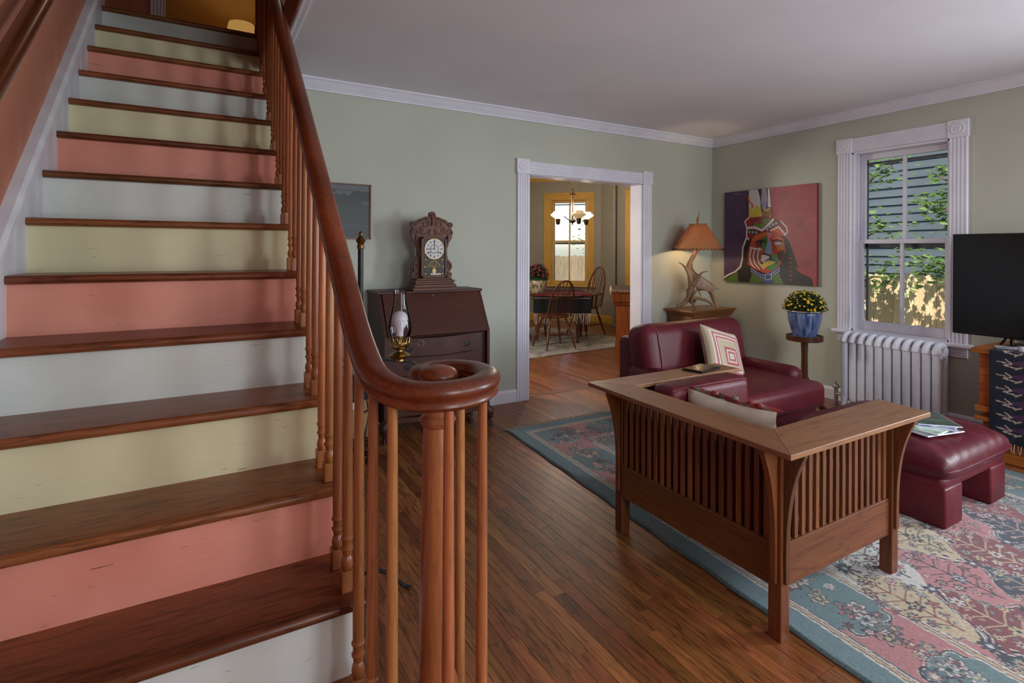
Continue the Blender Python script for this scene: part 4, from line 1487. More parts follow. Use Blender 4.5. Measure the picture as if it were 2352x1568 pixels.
# field: lozenge lattice
fld = edge > B3
fx, fy = xx - RW_ / 2, yy - RL_ / 2
dx_, dy_ = .36, .50
p_ = fx / dx_ + fy / dy_ + .25 * 0
q_ = fx / dx_ - fy / dy_
jit = .04 * np.sin(fx * 41) + .04 * np.sin(fy * 37) + .03 * np.sign(np.sin((fx + fy) * 95))
pi_, qi_ = np.floor(p_ + jit), np.floor(q_ + jit)
pal_ = np.array([c[:3] for c in (c_ivory, c_navy, c_yel, c_teal, c_red, c_ivory, c_sage, c_pink)], np.float32)
ci = ((pi_ * 2 + qi_ * 3) % 8).astype(int)
A[fld] = pal_[ci][fld]
fp, fq = (p_ + jit) % 1, (q_ + jit) % 1
bl_ = np.minimum(np.minimum(fp, 1 - fp), np.minimum(fq, 1 - fq))
A[fld & (bl_ < .030)] = c_ivory[:3]
A[fld & (bl_ < .014)] = c_blk[:3]
def rosette(x, y, r, cols):
    pt = R2.choice((5, 6, 8))
    ph_ = R2.uniform(0, 6)
    sy = R2.uniform(.75, 1.1)
    cv.disc(x, y, r * 1.18, c_blk, pt, .5, ph_, 1, sy)
    cv.disc(x, y, r, cols[0], pt, .5, ph_, 1, sy)
    cv.disc(x, y, r * .62, cols[1], pt, .4, ph_ + .5, 1, sy)
    cv.disc(x, y, r * .28, cols[2], 0, 0, 0, 1, sy)
mots = [c_ivory, c_red, c_navy, c_yel, c_pink, c_teal, c_blue, c_tan]
def flowers(x, y, rad, n, big):
    for k in range(n):
        a = R2.uniform(0, 2 * PI); rr = rad * R2.uniform(.2, 1)
        px, py = x + rr * math.cos(a), y + rr * math.sin(a) * 1.25
        # stem
        mx_, my_ = (x + px) / 2 + R2.uniform(-.03, .03), (y + py) / 2 + R2.uniform(-.03, .03)
        cv.line([(x, y), (mx_, my_), (px, py)], .006, R2.choice((c_blk, c_red, c_navy, c_tan)))
        lx, ly = mx_ + R2.uniform(-.02, .02), my_ + R2.uniform(-.02, .02)
        cv.disc(lx, ly, .012, R2.choice((c_sage, c_teal, c_blue)), 2, .6, R2.uniform(0, 6))
    for k in range(n):
        a = 2 * PI * k / n + R2.uniform(-.3, .3); rr = rad * R2.uniform(.45, .95)
        rosette(x + rr * math.cos(a), y + rr * math.sin(a) * 1.25, R2.uniform(.020, .042) * big, [R2.choice(mots) for _ in range(3)])
    rosette(x, y, .036 * big, [R2.choice((c_ivory, c_red, c_pink, c_navy)), R2.choice((c_yel, c_tan, c_teal)), c_navy])
def tree(x, y, dark):
    lt_, dk_ = (c_ivory, c_yel, c_pink, c_teal, c_tan), (c_red, c_navy, c_blue, c_teal, c_pink, c_blk)
    st_ = R2.choice((c_tan, c_yel, c_pink)) if dark else R2.choice((c_red, c_blk, c_navy))
    pal2 = lt_ if dark else dk_
    lean = R2.uniform(-.02, .02)
    cv.line([(x - lean, y + .17), (x, y), (x + lean, y - .15)], .008, st_)
    for k in range(6):
        v = -.13 + .052 * k
        L_ = .115 * (1 - abs(v) / .22)
        for s in (-1, 1):
            ex_, ey_ = x + s * L_, y + v - .028
            cv.line([(x, y + v + .01), (x + s * L_ * .5, y + v - .012), (ex_, ey_)], .0055, st_)
            cv.disc(x + s * L_ * .55, y + v + .006, .010, R2.choice((c_sage, c_teal, c_blue) if not dark else (c_teal, c_sage, c_tan)), 2, .5, s)
            rosette(ex_, ey_, R2.uniform(.017, .027), [R2.choice(pal2), R2.choice((c_ivory, c_yel, c_pink)), R2.choice((c_red, c_navy))])
    rosette(x + lean, y - .165, .030, [R2.choice(pal2), R2.choice((c_yel, c_ivory)), c_red])
    rosette(x, y + .02, .034, [R2.choice(pal2), R2.choice((c_ivory, c_yel)), c_navy])
for i in range(-9, 10):
    for j in range(-9, 10):
        x = RW_ / 2 + dx_ * (i + .5 + j + .5) / 2
        y = RL_ / 2 + dy_ * (i + .5 - j - .5) / 2
        if B3 + .02 < x < RW_ - B3 - .02 and B3 + .02 < y < RL_ - B3 - .02:
            tree(x, y, ((i * 2 + j * 3) % 8) in (1, 4))
        x2, y2 = RW_ / 2 + dx_ * (i + j) / 2, RL_ / 2 + dy_ * (i - j) / 2
        if B3 < x2 < RW_ - B3 and B3 < y2 < RL_ - B3:
            rosette(x2, y2, .036, [c_navy, c_blue, c_ivory])
bc = (B1 + B2) / 2
for k in range(int(RL_ / (per / 2)) + 1):
    s = (k + .5) * per / 2
    for x in (bc, RW_ - bc):
        if .2 < s < RL_ - .2: flowers(x, s, .10, 9, 1.0)
    for y in (bc, RL_ - bc):
        if .2 < s < RW_ - .2: flowers(s, y, .10, 9, 1.0)
gm_ = A.mean(axis=2, keepdims=True)
A[:] = (A * .84 + gm_ * .16) * .9
A *= (1 + .13 * rng.standard_normal((cv.H, cv.W, 1))).clip(.7, 1.3).astype(np.float32)
RA = np.array([2.0, 3.53]); e1 = np.array([1, -.012]); e2 = np.array([-.068, -1])
def rugp(u, v):
    x = RA[0] + u * RW_ * e1[0] + v * RL_ * e2[0]
    y = RA[1] + u * RW_ * e1[1] + v * RL_ * e2[1]
    d = np.minimum(np.minimum(u, 1 - u) * RW_, np.minimum(v, 1 - v) * RL_)
    z = .004 + (.015 - .004) * np.clip(d / .008, 0, 1) ** .5
    x = x + .004 * np.sin(v * 60) * (np.clip(1 - d / .03, 0, 1))
    return np.stack([x, y, z], -1)
t = thing('area_rug', 'large teal bordered oriental rug with floral lozenges on the living room floor', 'rug')
link('pile', canvas_mesh('pile', A, rugp), vcol('rug_wool', .95, .6, 420, .3), t, 180)
g = G()
for k in range(260):
    u = k / 260 + R2.uniform(-.001, .001)
    b = RA + u * RW_ * e1
    e_ = b + np.array([R2.uniform(-.02, .02), R2.uniform(.045, .075)])
    m_ = (b + e_) / 2 + np.array([R2.uniform(-.012, .012), 0])
    g.tube([(b[0], b[1] - .004, .010), (m_[0], m_[1], .006), (e_[0], e_[1], .003)], .0045, 4, flat=.6)
g.obj('fringe', plain('rug_fringe', S(188, 172, 150), .95), t)['kind'] = 'stuff'
g = G()
c4 = [RA, RA + RW_ * e1, RA + RW_ * e1 + RL_ * e2, RA + RL_ * e2]
g.prism([tuple(p) for p in c4], .0005, .0045, 'XY'); g.obj('backing', plain('rug_backing', S(70, 92, 96), .95), t)

# ------------------------------------------------------------------ portrait canvas on the right wall
PWD, PHT = 1.045, .985
t = thing('portrait_painting', 'unframed bright canvas portrait with feathers on purple and red, hung on the right wall', 'painting', (W, 3.488, 1.535), -PI / 2)
cv = Canvas(1.0, .943, 300, S(150, 58, 64))
K = S(26, 20, 22); WH = S(204, 196, 196)
pc = lambda pts: [((x - 828) / 946, (y - 110) / 1000 * .943 * 1.0) for x, y in pts]
# coordinates were read off a rectified enlargement: x 828..1774, y 110..1110
def fixy(x, y):
    """undo the tilt of the enlargement: top and bottom edges of the canvas are not level there"""
    u = (x - 828) / 946
    top = 165 + (75 - 165) * u; bot = 1078 + (1152 - 1078) * u
    return (u, (y - top) / (bot - top) * .943)
P_ = lambda pts: [fixy(*p) for p in pts]
cv.poly([(0, 0), (.275, 0), (.275, .943), (0, .943)], S(74, 52, 84))
noise = rng.standard_normal((cv.H // 12 + 2, cv.W // 12 + 2, 1)); noise = np.kron(noise[..., 0], np.ones((12, 12)))[:cv.H, :cv.W]
for _ in range(3):
    noise = (noise + np.roll(noise, 5, 0) + np.roll(noise, 5, 1) + np.roll(noise, -5, 0) + np.roll(noise, -5, 1)) / 5
cv.a *= (1 + .16 * noise[..., None]).astype(np.float32)
cv.poly(P_([(1080, 150), (1110, 150), (1110, 420), (1075, 420)]), S(70, 38, 66))
# feathers
cv.poly(P_([(1108, 140), (1335, 120), (1360, 430), (1108, 425)]), K)
cv.poly(P_([(1112, 140), (1205, 130), (1232, 230), (1238, 330), (1112, 420)]), WH)
cv.poly(P_([(1100, 240), (1130, 285), (1150, 345), (1165, 300), (1150, 275), (1130, 262), (1105, 180)]), S(206, 104, 40))
cv.poly(P_([(1112, 330), (1135, 305), (1160, 355), (1195, 290), (1240, 325), (1250, 415), (1115, 424)]), S(200, 178, 62))
cv.poly(P_([(1250, 130), (1295, 125), (1305, 250), (1290, 350), (1262, 355), (1240, 270)]), S(150, 140, 154))
cv.poly(P_([(1255, 265), (1292, 265), (1292, 320), (1262, 330)]), S(128, 116, 178))
cv.poly(P_([(1310, 125), (1328, 123), (1345, 320), (1310, 318)]), WH)
cv.poly(P_([(1245, 375), (1310, 330), (1340, 325), (1350, 425), (1252, 415)]), S(190, 140, 50))
for k in range(5):
    cv.line(P_([(1255, 365 + k * 13), (1300, 372 + k * 12), (1340, 350 + k * 14)]), .007, K)
# hair and shoulders
cv.poly(P_([(1060, 660), (1110, 640), (1480, 620), (1530, 690), (1570, 830), (1620, 990), (1690, 1040), (1735, 1070), (1750, 1150), (828, 1078), (850, 1050), (1000, 970), (1040, 850)]), K)
cv.poly(P_([(845, 1060), (920, 1020), (990, 990), (995, 1090), (828, 1078)]), S(74, 104, 40))
cv.poly(P_([(1150, 990), (1290, 1040), (1420, 990), (1440, 1060), (1475, 1125), (1120, 1100), (1140, 1040)]), S(78, 110, 44))
cv.line(P_([(1085, 640), (1045, 740), (1040, 850), (1020, 935), (960, 985), (880, 1015), (828, 1045)]), .017, WH)
cv.line(P_([(1590, 960), (1640, 1010), (1700, 1035), (1740, 1070), (1750, 1140)]), .009, S(206, 40, 44))
# face
cv.poly(P_([(1130, 680), (1180, 610), (1300, 575), (1420, 600), (1470, 660), (1490, 780), (1450, 890), (1400, 970), (1300, 1000), (1190, 960), (1110, 910), (1098, 800)]), S(168, 74, 44))
cv.poly(P_([(1140, 650), (1200, 600), (1300, 580), (1300, 610), (1230, 640), (1150, 680)]), S(190, 96, 50))
cv.poly(P_([(1300, 585), (1350, 590), (1340, 640), (1315, 660)]), S(190, 112, 130))
cv.poly(P_([(1180, 690), (1250, 655), (1290, 670), (1260, 740), (1190, 740)]), S(118, 40, 60))
cv.poly(P_([(1255, 650), (1300, 610), (1310, 700), (1270, 770), (1250, 740)]), S(64, 108, 50))
cv.poly(P_([(1275, 730), (1330, 735), (1330, 765), (1260, 775)]), S(70, 120, 52))
cv.poly(P_([(1318, 650), (1345, 690), (1358, 800), (1330, 812), (1285, 790), (1300, 720)]), S(118, 150, 182))
cv.poly(P_([(1350, 630), (1430, 620), (1460, 690), (1470, 780), (1400, 800), (1365, 740)]), S(180, 60, 40))
cv.poly(P_([(1390, 700), (1465, 690), (1470, 760), (1410, 780)]), S(172, 112, 50))
cv.poly(P_([(1380, 690), (1440, 685), (1445, 708), (1385, 712)]), S(160, 196, 216))
cv.line(P_([(1360, 672), (1400, 660), (1455, 680)]), .016, K); cv.line(P_([(1370, 650), (1410, 640), (1450, 655)]), .012, S(212, 90, 50))
cv.line(P_([(1190, 680), (1235, 665), (1285, 680)]), .016, K); cv.disc(*fixy(1240, 695), .016, K)
cv.poly(P_([(1405, 800), (1475, 770), (1480, 850), (1440, 890), (1410, 850)]), S(72, 40, 34))
cv.poly(P_([(1125, 740), (1250, 760), (1245, 830), (1235, 930), (1290, 985), (1200, 950), (1120, 900)]), S(140, 78, 62))
for x0 in (1140, 1180, 1225):
    cv.line(P_([(x0, 745), (x0 - 20, 830), (x0 - 5, 900), (x0 + 45, 960)]), .013, WH)
cv.line(P_([(1130, 740), (1250, 760)]), .012, WH)
cv.poly(P_([(1250, 815), (1320, 812), (1330, 850), (1260, 890), (1240, 870)]), WH)
cv.poly(P_([(1340, 815), (1400, 810), (1425, 900), (1400, 970), (1335, 990), (1290, 920)]), S(70, 128, 62))
cv.poly(P_([(1240, 900), (1330, 890), (1390, 900), (1300, 940), (1270, 960)]), S(208, 180, 60))
cv.line(P_([(1250, 905), (1310, 870), (1350, 865), (1400, 900)]), .016, K); cv.line(P_([(1265, 895), (1320, 878), (1385, 892)]), .007, S(220, 200, 190))
cv.line(P_([(1255, 800), (1300, 815), (1335, 825), (1345, 850)]), .014, K)
cv.line(P_([(1100, 905), (1190, 965), (1300, 1003), (1390, 978), (1450, 890)]), .009, S(200, 50, 44))
# headband
cv.poly(P_([(1065, 465), (1110, 425), (1240, 415), (1370, 430), (1440, 465), (1495, 530), (1505, 580), (1480, 620), (1400, 590), (1290, 570), (1200, 600), (1110, 655), (1085, 620), (1095, 540)]), S(128, 40, 46))
cv.line(P_([(1110, 655), (1085, 620), (1092, 540), (1068, 465), (1110, 428)]), .014, WH)
cv.poly(P_([(1090, 450), (1140, 440), (1160, 480), (1120, 510), (1085, 490)]), S(150, 30, 46))
cv.poly(P_([(1180, 480), (1280, 440), (1345, 445), (1260, 530), (1150, 520)]), S(84, 128, 44))
cv.poly(P_([(1190, 490), (1230, 455), (1275, 462), (1240, 500)]), S(140, 50, 48))
cv.line(P_([(1105, 530), (1180, 530), (1250, 560), (1300, 520), (1365, 450)]), .024, WH)
cv.poly(P_([(1100, 545), (1240, 575), (1190, 600), (1105, 590)]), S(36, 60, 48))
for x, y in ((1120, 575), (1155, 578), (1190, 582), (1305, 548), (1335, 522), (1365, 502), (1395, 488)):
    cv.disc(*fixy(x, y), .018, S(40, 64, 52)); cv.disc(*fixy(x, y), .013, S(150, 166, 164))
cv.poly(P_([(1340, 570), (1420, 525), (1490, 600), (1470, 615), (1410, 590)]), S(196, 74, 46))
cv.line(P_([(1340, 565), (1420, 525), (1480, 600)]), .013, WH); cv.line(P_([(1440, 465), (1495, 530), (1505, 580), (1480, 618)]), .011, WH)
# beads
for k in range(16):
    u = k / 15
    x, y = 1140 + u * 280, 960 + 75 * math.sin(PI * u) * .9
    for dy in (0, 26):
        cv.disc(*fixy(x, y + dy), .013, S(50, 62, 120)); cv.disc(*fixy(x + 6, y + dy), .006, S(190, 200, 220))
cv.poly(P_([(1285, 1018), (1350, 1015), (1355, 1075), (1285, 1080)]), S(160, 176, 200)); cv.poly(P_([(1292, 1025), (1343, 1022), (1347, 1068), (1292, 1072)]), S(44, 58, 110))
cv.poly(P_([(1240, 1105), (1265, 1070), (1320, 1085), (1370, 1065), (1375, 1115), (1300, 1118)]), S(60, 72, 118))
for k in range(6):
    cv.line(P_([(1530, 850 + 45 * k), (1545, 862 + 45 * k)]), .008, S(196, 50, 40))
for k in range(5):      # small scribble in the corner
    cv.line(P_([(940 + k * 12, 175 - k * 1 + (k % 2) * 6), (948 + k * 12, 186 - (k % 2) * 8)]), .003, S(170, 160, 168))
g = G(); g.box(-PWD / 2, PWD / 2, -.036, -.003, -PHT / 2, PHT / 2, .002); part(g.obj('stretcher', plain('canvas_edge', S(120, 42, 50), .8), t), 'red canvas edge')
def pn(u, v):
    return np.stack([(u - .5) * PWD, np.full_like(u, -.0366), (.5 - v) * PHT], -1)
link('canvas', canvas_mesh('canvas', cv.a[::-1][::-1], pn), vcol('portrait_paint', .45, .15, 90), t)

# ------------------------------------------------------------------ dark landscape on the back wall
t = thing('landscape_painting', 'small dark landscape painting with a thin brown frame behind the stair rail', 'painting', (.93, D, 1.668))
w2, h2 = .41, .425
cv = Canvas(1, 1, 120, S(46, 52, 54))
cv.poly([(0, 0), (1, 0), (1, .12), (0, .08)], S(112, 110, 118)); cv.poly([(0, .10), (.2, .08), (.5, .12), (1, .13), (1, .36), (0, .36)], S(40, 44, 52))
cv.poly([(.3, .18), (.36, .11), (.68, .12), (.58, .21), (.5, .16), (.45, .20)], S(104, 106, 116)); cv.poly([(.1, .3), (.25, .29), (.2, .36), (0, .36)], S(66, 74, 62))
cv.poly([(.85, .31), (1, .31), (1, .36), (.8, .36)], S(92, 100, 86)); cv.poly([(0, .36), (1, .36), (1, .74), (0, .74)], S(54, 62, 60)); cv.poly([(0, .74), (1, .74), (1, .8), (0, .8)], S(58, 70, 90)); cv.poly([(0, .8), (1, .8), (1, 1), (0, 1)], S(50, 60, 62))
cv.a *= .55
link('canvas', canvas_mesh('canvas', cv.a, lambda u, v: np.stack([(u - .5) * w2 * .97, np.full_like(u, -.022), (.5 - v) * h2 * .97], -1)), vcol('landscape_paint', .4, .1, 90), t)
g = G()
for a in ((-w2 / 2, w2 / 2, h2 / 2 - .009, h2 / 2), (-w2 / 2, w2 / 2, -h2 / 2, -h2 / 2 + .009), (-w2 / 2, -w2 / 2 + .009, -h2 / 2, h2 / 2), (w2 / 2 - .009, w2 / 2, -h2 / 2, h2 / 2)):
    g.box(a[0], a[1], -.034, -.002, a[2], a[3])
g.obj('frame', wood('thin_frame_wood', S(96, 52, 32), S(128, 72, 44), 'X', .4), t)
g = G(); g.box(-w2 / 2 + .009, w2 / 2 - .009, -.02, -.004, -h2 / 2 + .009, h2 / 2 - .009); g.obj('backing', plain('frame_liner', S(20, 20, 22), .7), t)

# ------------------------------------------------------------------ slant front desk
t = thing('slant_desk', 'dark mahogany slant front desk with serpentine drawers and claw feet', 'desk', (0, 0, 0))
dx0, dx1, dy1 = 1.115, 1.955, D - .03
fy0 = 3.715                                  # front of the case
DK = M['desk']
g = G()
prof = [(dy1, .15), (fy0 + .02, .15), (fy0 + .02, .745), (fy0 + .19, 1.045), (dy1, 1.045)]
g.prism(prof, dx0, dx0 + .022, 'YZ'); g.prism(prof, dx1 - .022, dx1, 'YZ')
g.box(dx0 + .022, dx1 - .022, fy0 + .06, dy1, .15, .73)
g.prism([(dy1, .73), (fy0 + .05, .73), (fy0 + .205, 1.03), (dy1, 1.03)], dx0 + .022, dx1 - .022, 'YZ')
g.obj('case', DK, t)
g = G(); g.box(dx0 - .012, dx1 + .012, fy0 + .175, dy1 + .005, 1.043, 1.064, .006); g.obj('top', DK, t)
g = G()
ld = Vector((0, .17, .30)).normalized()
g.prism([(fy0 + .012, .752), (fy0 + .026, .742), (fy0 + .19, 1.035), (fy0 + .176, 1.045)], dx0 + .026, dx1 - .026, 'YZ', bev=.002)
lid = g.obj('slant_lid', DK, t)
def escutcheon(par, x, y, z, s=.014):
    g = G(); g.prism([(x - s, z), (x - s * .6, z + s), (x, z + s * .8), (x + s * .6, z + s), (x + s, z), (x + s * .5, z - s), (x, z - s * 1.3), (x - s * .5, z - s)], y - .003, y, 'XZ'); g.obj('escutcheon', M['iron'], par)
escutcheon(lid, (dx0 + dx1) / 2, fy0 + .165, 1.02)
def serp(x):
    u = (x - (dx0 + dx1) / 2) / ((dx1 - dx0) / 2)
    return -.035 * math.cos(u * PI * 1.0) * .9 + .008
zs = [(.595, .715), (.455, .580), (.310, .440), (.165, .295)]
xs_ = np.linspace(dx0 + .03, dx1 - .03, 25)
for z0, z1 in zs:
    g = G(); g.prism([(x, fy0 + .03 + serp(x)) for x in xs_] + [(dx1 - .03, fy0 + .1), (dx0 + .03, fy0 + .1)], z0, z1, 'XY')
    dr = g.obj('drawer', DK, t, 25)
    for k in (.22, .78):
        x = dx0 + (dx1 - dx0) * k; y = fy0 + .03 + serp(x); z = (z0 + z1) / 2
        s = .034
        g = G(); g.prism([(x - s, z + .006), (x - s * .75, z + .016), (x - s * .35, z + .012), (x, z + .02), (x + s * .35, z + .012), (x + s * .75, z + .016), (x + s, z + .006), (x + s * .55, z - .006), (x + s * .3, z - .02), (x - s * .3, z - .02), (x - s * .55, z - .006)], y - .004, y, 'XZ')
        g.tube([(x - s * .7, y - .006, z + .004), (x - s * .5, y - .012, z - .012), (x, y - .014, z - .018), (x + s * .5, y - .012, z - .012), (x + s * .7, y - .006, z + .004)], .0025, 6)
        g.obj('handle', M['iron'], dr)
    escutcheon(dr, (dx0 + dx1) / 2, fy0 + .03 + serp((dx0 + dx1) / 2), (z0 + z1) / 2 + .02, .010)
    g = G(); g.prism([(x, fy0 + .016 + serp(x)) for x in xs_] + [(dx1 - .03, fy0 + .08), (dx0 + .03, fy0 + .08)], z1 + .002, z1 + .013, 'XY'); g.obj('rail', DK, t, 25)
g = G(); g.prism([(x, fy0 + .012 + serp(x)) for x in np.linspace(dx0 - .005, dx1 + .005, 25)] + [(dx1 + .005, dy1), (dx0 - .005, dy1)], .12, .155, 'XY'); g.obj('base_moulding', DK, t, 25)
for x in (dx0 + .03, dx1 - .03):
    for y in (fy0 + .05, dy1 - .05):
        g = G(); s = 1 if x > 1.5 else -1
        g.tube([(x, y, .14), (x + s * .03, y - .03, .11), (x + s * .03, y - .03, .07), (x + s * .012, y - .015, .045), (x + s * .02, y - .03, .02)], [.04, .042, .028, .022, .03], 10, up=(0, 1, 0))
        g.ball((x + s * .022, y - .035, .026), .026, 2)
        for a in (-.6, 0, .6):
            g.tube([(x + s * .02, y - .02, .05), (x + s * .022 + .028 * math.sin(a), y - .035 - .026 * math.cos(a), .034), (x + s * .022 + .028 * math.sin(a), y - .035 - .03 * math.cos(a), .004)], .008, 6)
        g.obj('claw_foot', DK, t, 60)

# ------------------------------------------------------------------ mantel clock
CKX, CKY = 1.553, 3.955
t = thing('mantel_clock', 'ornate carved walnut gingerbread clock on top of the slant desk', 'clock', (CKX, CKY, 1.064))
CW_ = M['clockwood']
g = G()
for x, z0, z1 in ((.188, 0, .022), (.172, .022, .045), (.158, .045, .062), (.164, .062, .078), (.146, .078, .092)):
    g.box(-x, x, -.065 - (x - .146), .065, z0, z1, .003)
g.obj('base', CW_, t)
g = G(); g.box(-.108, .108, -.045, .06, .09, .40, .002); g.obj('case', CW_, t)
side = [(.10, .092), (.16, .092), (.170, .11), (.166, .13), (.15, .14), (.158, .155), (.172, .175), (.168, .20), (.15, .225), (.128, .245), (.134, .262), (.118, .262), (.112, .25), (.10, .26)]
upper = [(.10, .31), (.118, .305), (.13, .33), (.138, .35), (.142, .37), (.155, .385), (.162, .402), (.172, .405), (.166, .42), (.175, .44), (.172, .462), (.16, .478), (.168, .49), (.178, .505), (.172, .525), (.156, .532), (.142, .527), (.136, .535), (.115, .545), (.085, .558), (.06, .57), (.04, .572), (.028, .578), (.030, .592), (.022, .606), (.0, .612)]
g = G()
for s in (1, -1):
    g.prism([(s * x, z) for x, z in side], -.012, .012, 'XZ', bev=.002)
up_poly = upper + [(-x, z) for x, z in reversed(upper[:-1])]
g.prism(up_poly, -.012, .012, 'XZ', bev=.002)
fr = g.obj('carved_frame', CW_, t)
g = G()
def spiral(cx_, cz_, r0, turns, sgn, a0):
    pts = []
    for a in np.linspace(0, turns * 2 * PI, 26):
        r = r0 * (1 - .8 * a / (turns * 2 * PI))
        pts.append((cx_ + sgn * r * math.cos(a + a0), -.016, cz_ + r * math.sin(a + a0)))
    g.tube(pts, [.0048 * (1 - .4 * i / 25) for i in range(26)], 6, up=(0, 1, 0))
for s in (1, -1):
    spiral(s * .055, .515, .034, 1.4, s, PI / 2); spiral(s * .148, .505, .02, 1.2, s, .5); spiral(s * .142, .45, .028, 1.3, s, -.5); spiral(s * .145, .185, .022, 1.2, s, 1); spiral(s * .142, .118, .018, 1.1, s, 2)
    g.tube([(s * .02, -.016, .56), (s * .05, -.018, .556), (s * .09, -.018, .54), (s * .13, -.016, .515)], .005, 6, up=(0, 1, 0))
    g.tube([(s * .118, -.016, .33), (s * .125, -.018, .36), (s * .135, -.018, .40), (s * .13, -.016, .43)], .006, 6, up=(0, 1, 0))
    g.tube([(s * .125, -.016, .225), (s * .15, -.018, .20), (s * .155, -.018, .165), (s * .14, -.016, .15)], .005, 6, up=(0, 1, 0))
for s in (1, -1):
    spiral(s * .085, .47, .022, 1.2, -s, 1.2); spiral(s * .10, .535, .014, 1.1, s, .4); spiral(s * .03, .46, .016, 1.1, s, 2.0)
    g.tube([(s * .015, -.016, .43), (s * .04, -.019, .44), (s * .08, -.019, .435), (s * .12, -.016, .45)], .006, 6, up=(0, 1, 0))
    g.tube([(s * .0, -.016, .60), (s * .016, -.018, .59), (s * .018, -.018, .575), (s * .004, -.016, .56)], .004, 6, up=(0, 1, 0))
g.tube([(0, -.016, .50), (0, -.019, .53), (0, -.018, .585)], [.012, .007, .012], 8, up=(0, 1, 0))
g.obj('carving', CW_, fr, 60)
dy = -.047
g = G()
for a in ((-.106, .106, .395, .413), (-.106, .106, .095, .113), (-.106, -.088, .095, .413), (.088, .106, .095, .413)):
    g.box(a[0], a[1], dy - .012, dy, a[2], a[3], .003)
door = g.obj('door', CW_, t)
g = G(); g.box(-.088, .088, dy - .004, dy, .113, .395); g.obj('back_panel', plain('clock_interior', S(30, 22, 20), .5), door)
g = G(); g.lathe([(.076, 0), (.076, .004), (0, .004)], (0, 0, 0), 36, mtx=Matrix.Translation((0, dy - .004, .318)) @ Matrix.Rotation(PI / 2, 4, 'X'))
dial = part(g.obj('dial', plain('clock_dial_paper', S(206, 204, 204), .5), t), 'round white dial with roman numerals')
g = G(); g.tube([(.078 * math.cos(a), dy - .008, .318 + .078 * math.sin(a)) for a in np.linspace(0, 2 * PI, 37)[:-1]], .003, 6, up=(0, 1, 0), closed=True); g.obj('bezel', M['brass'], t, 60)
blk = plain('clock_black', S(24, 24, 26), .5)
rom = ['XII', 'I', 'II', 'III', 'IIII', 'V', 'VI', 'VII', 'VIII', 'IX', 'X', 'XI']
g = G()
for h, s in enumerate(rom):
    a = h * PI / 6
    x0 = 0
    wch = {'I': .0034, 'V': .0085, 'X': .0085}
    tot = sum(wch[c] for c in s)
    x = -tot / 2
    Mt = Matrix.Translation((0, dy - .0085, .318)) @ Matrix.Rotation(a, 4, 'Y') @ Matrix.Translation((0, 0, .059))
    hh = .0085
    def bar(xa, za, xb, zb, w=.0011):
        d = Vector((xb - xa, 0, zb - za)); n_ = Vector((-d.z, 0, d.x)).normalized() * w
        pts = [(xa - n_.x, za - n_.z), (xb - n_.x, zb - n_.z), (xb + n_.x, zb + n_.z), (xa + n_.x, za + n_.z)]
        g.prism(pts, -.0006, .0004, 'XZ', Mt)
    for c in s:
        w = wch[c]; m_ = x + w / 2
        if c == 'I': bar(m_, -hh, m_, hh)
        if c == 'V': bar(m_ - .0035, hh, m_, -hh, .0013); bar(m_, -hh, m_ + .0035, hh, .0007)
        if c == 'X': bar(m_ - .0035, hh, m_ + .0035, -hh, .0013); bar(m_ + .0035, hh, m_ - .0035, -hh, .0007)
        x += w
g.obj('numerals', blk, dial)
g = G()
g.tube([(.032 * math.cos(a), dy - .009, .318 + .032 * math.sin(a)) for a in np.linspace(0, 2 * PI, 33)[:-1]], .0024, 6, up=(0, 1, 0), closed=True); g.obj('chapter_ring', M['bronze'], dial)
g = G()
g.box(-.0018, .0018, dy - .0115, dy - .0105, .318, .378); g.prism([(0, .3162), (-.045, .3155), (-.052, .318), (-.045, .3205), (0, .3198)], dy - .0125, dy - .0115, 'XZ')
g.ball((0, dy - .0115, .318), .005, 1); g.obj('hands', blk, dial)
for x in (-.034, .034):
    g = G(); g.lathe([(.006, 0), (.006, .001), (0, .001)], (0, 0, 0), 12, mtx=Matrix.Translation((x, dy - .0085, .290)) @ Matrix.Rotation(PI / 2, 4, 'X')); g.obj('winding_hole', blk, dial)
gold = plain('clock_gilding', S(176, 148, 92), .4, .4)
g = G()
g.tube([(.066 * math.cos(a), dy - .006, .185 + .066 * math.sin(a)) for a in np.linspace(0, 2 * PI, 33)[:-1]], .0016, 5, up=(0, 1, 0), closed=True)
for s in (1, -1):
    for k in range(5):
        spx, spz = s * (.07 + .006 * (k % 2)), .125 + .055 * k
        g.ball((spx, dy - .006, spz), .006, 1, 1, .25, 1.4)
    for k in range(5):
        a = .35 * (k + .6)
        g.tube([(0, dy - .006, .165), (s * .02 * math.sin(a), dy - .006, .185), (s * .05 * math.sin(a * .8), dy - .006, .165 + .06 * math.cos(a * .8))], .0018, 5, up=(0, 1, 0))
        g.ball((s * .05 * math.sin(a * .8), dy - .006, .165 + .06 * math.cos(a * .8)), .006, 1, 1, .3, 1)
g.prism([(-.012, .165), (.012, .165), (.016, .150), (.011, .128), (-.011, .128), (-.016, .150)], dy - .007, dy - .004, 'XZ')
part(g.obj('gilded_glass', gold, door), 'gilded vase and scrolls on the lower glass')
g = G(); g.box(-.03, .055, dy - .0085, dy - .006, .116, .13); g.obj('paper_label', plain('paper_label', S(190, 188, 184), .6), t)

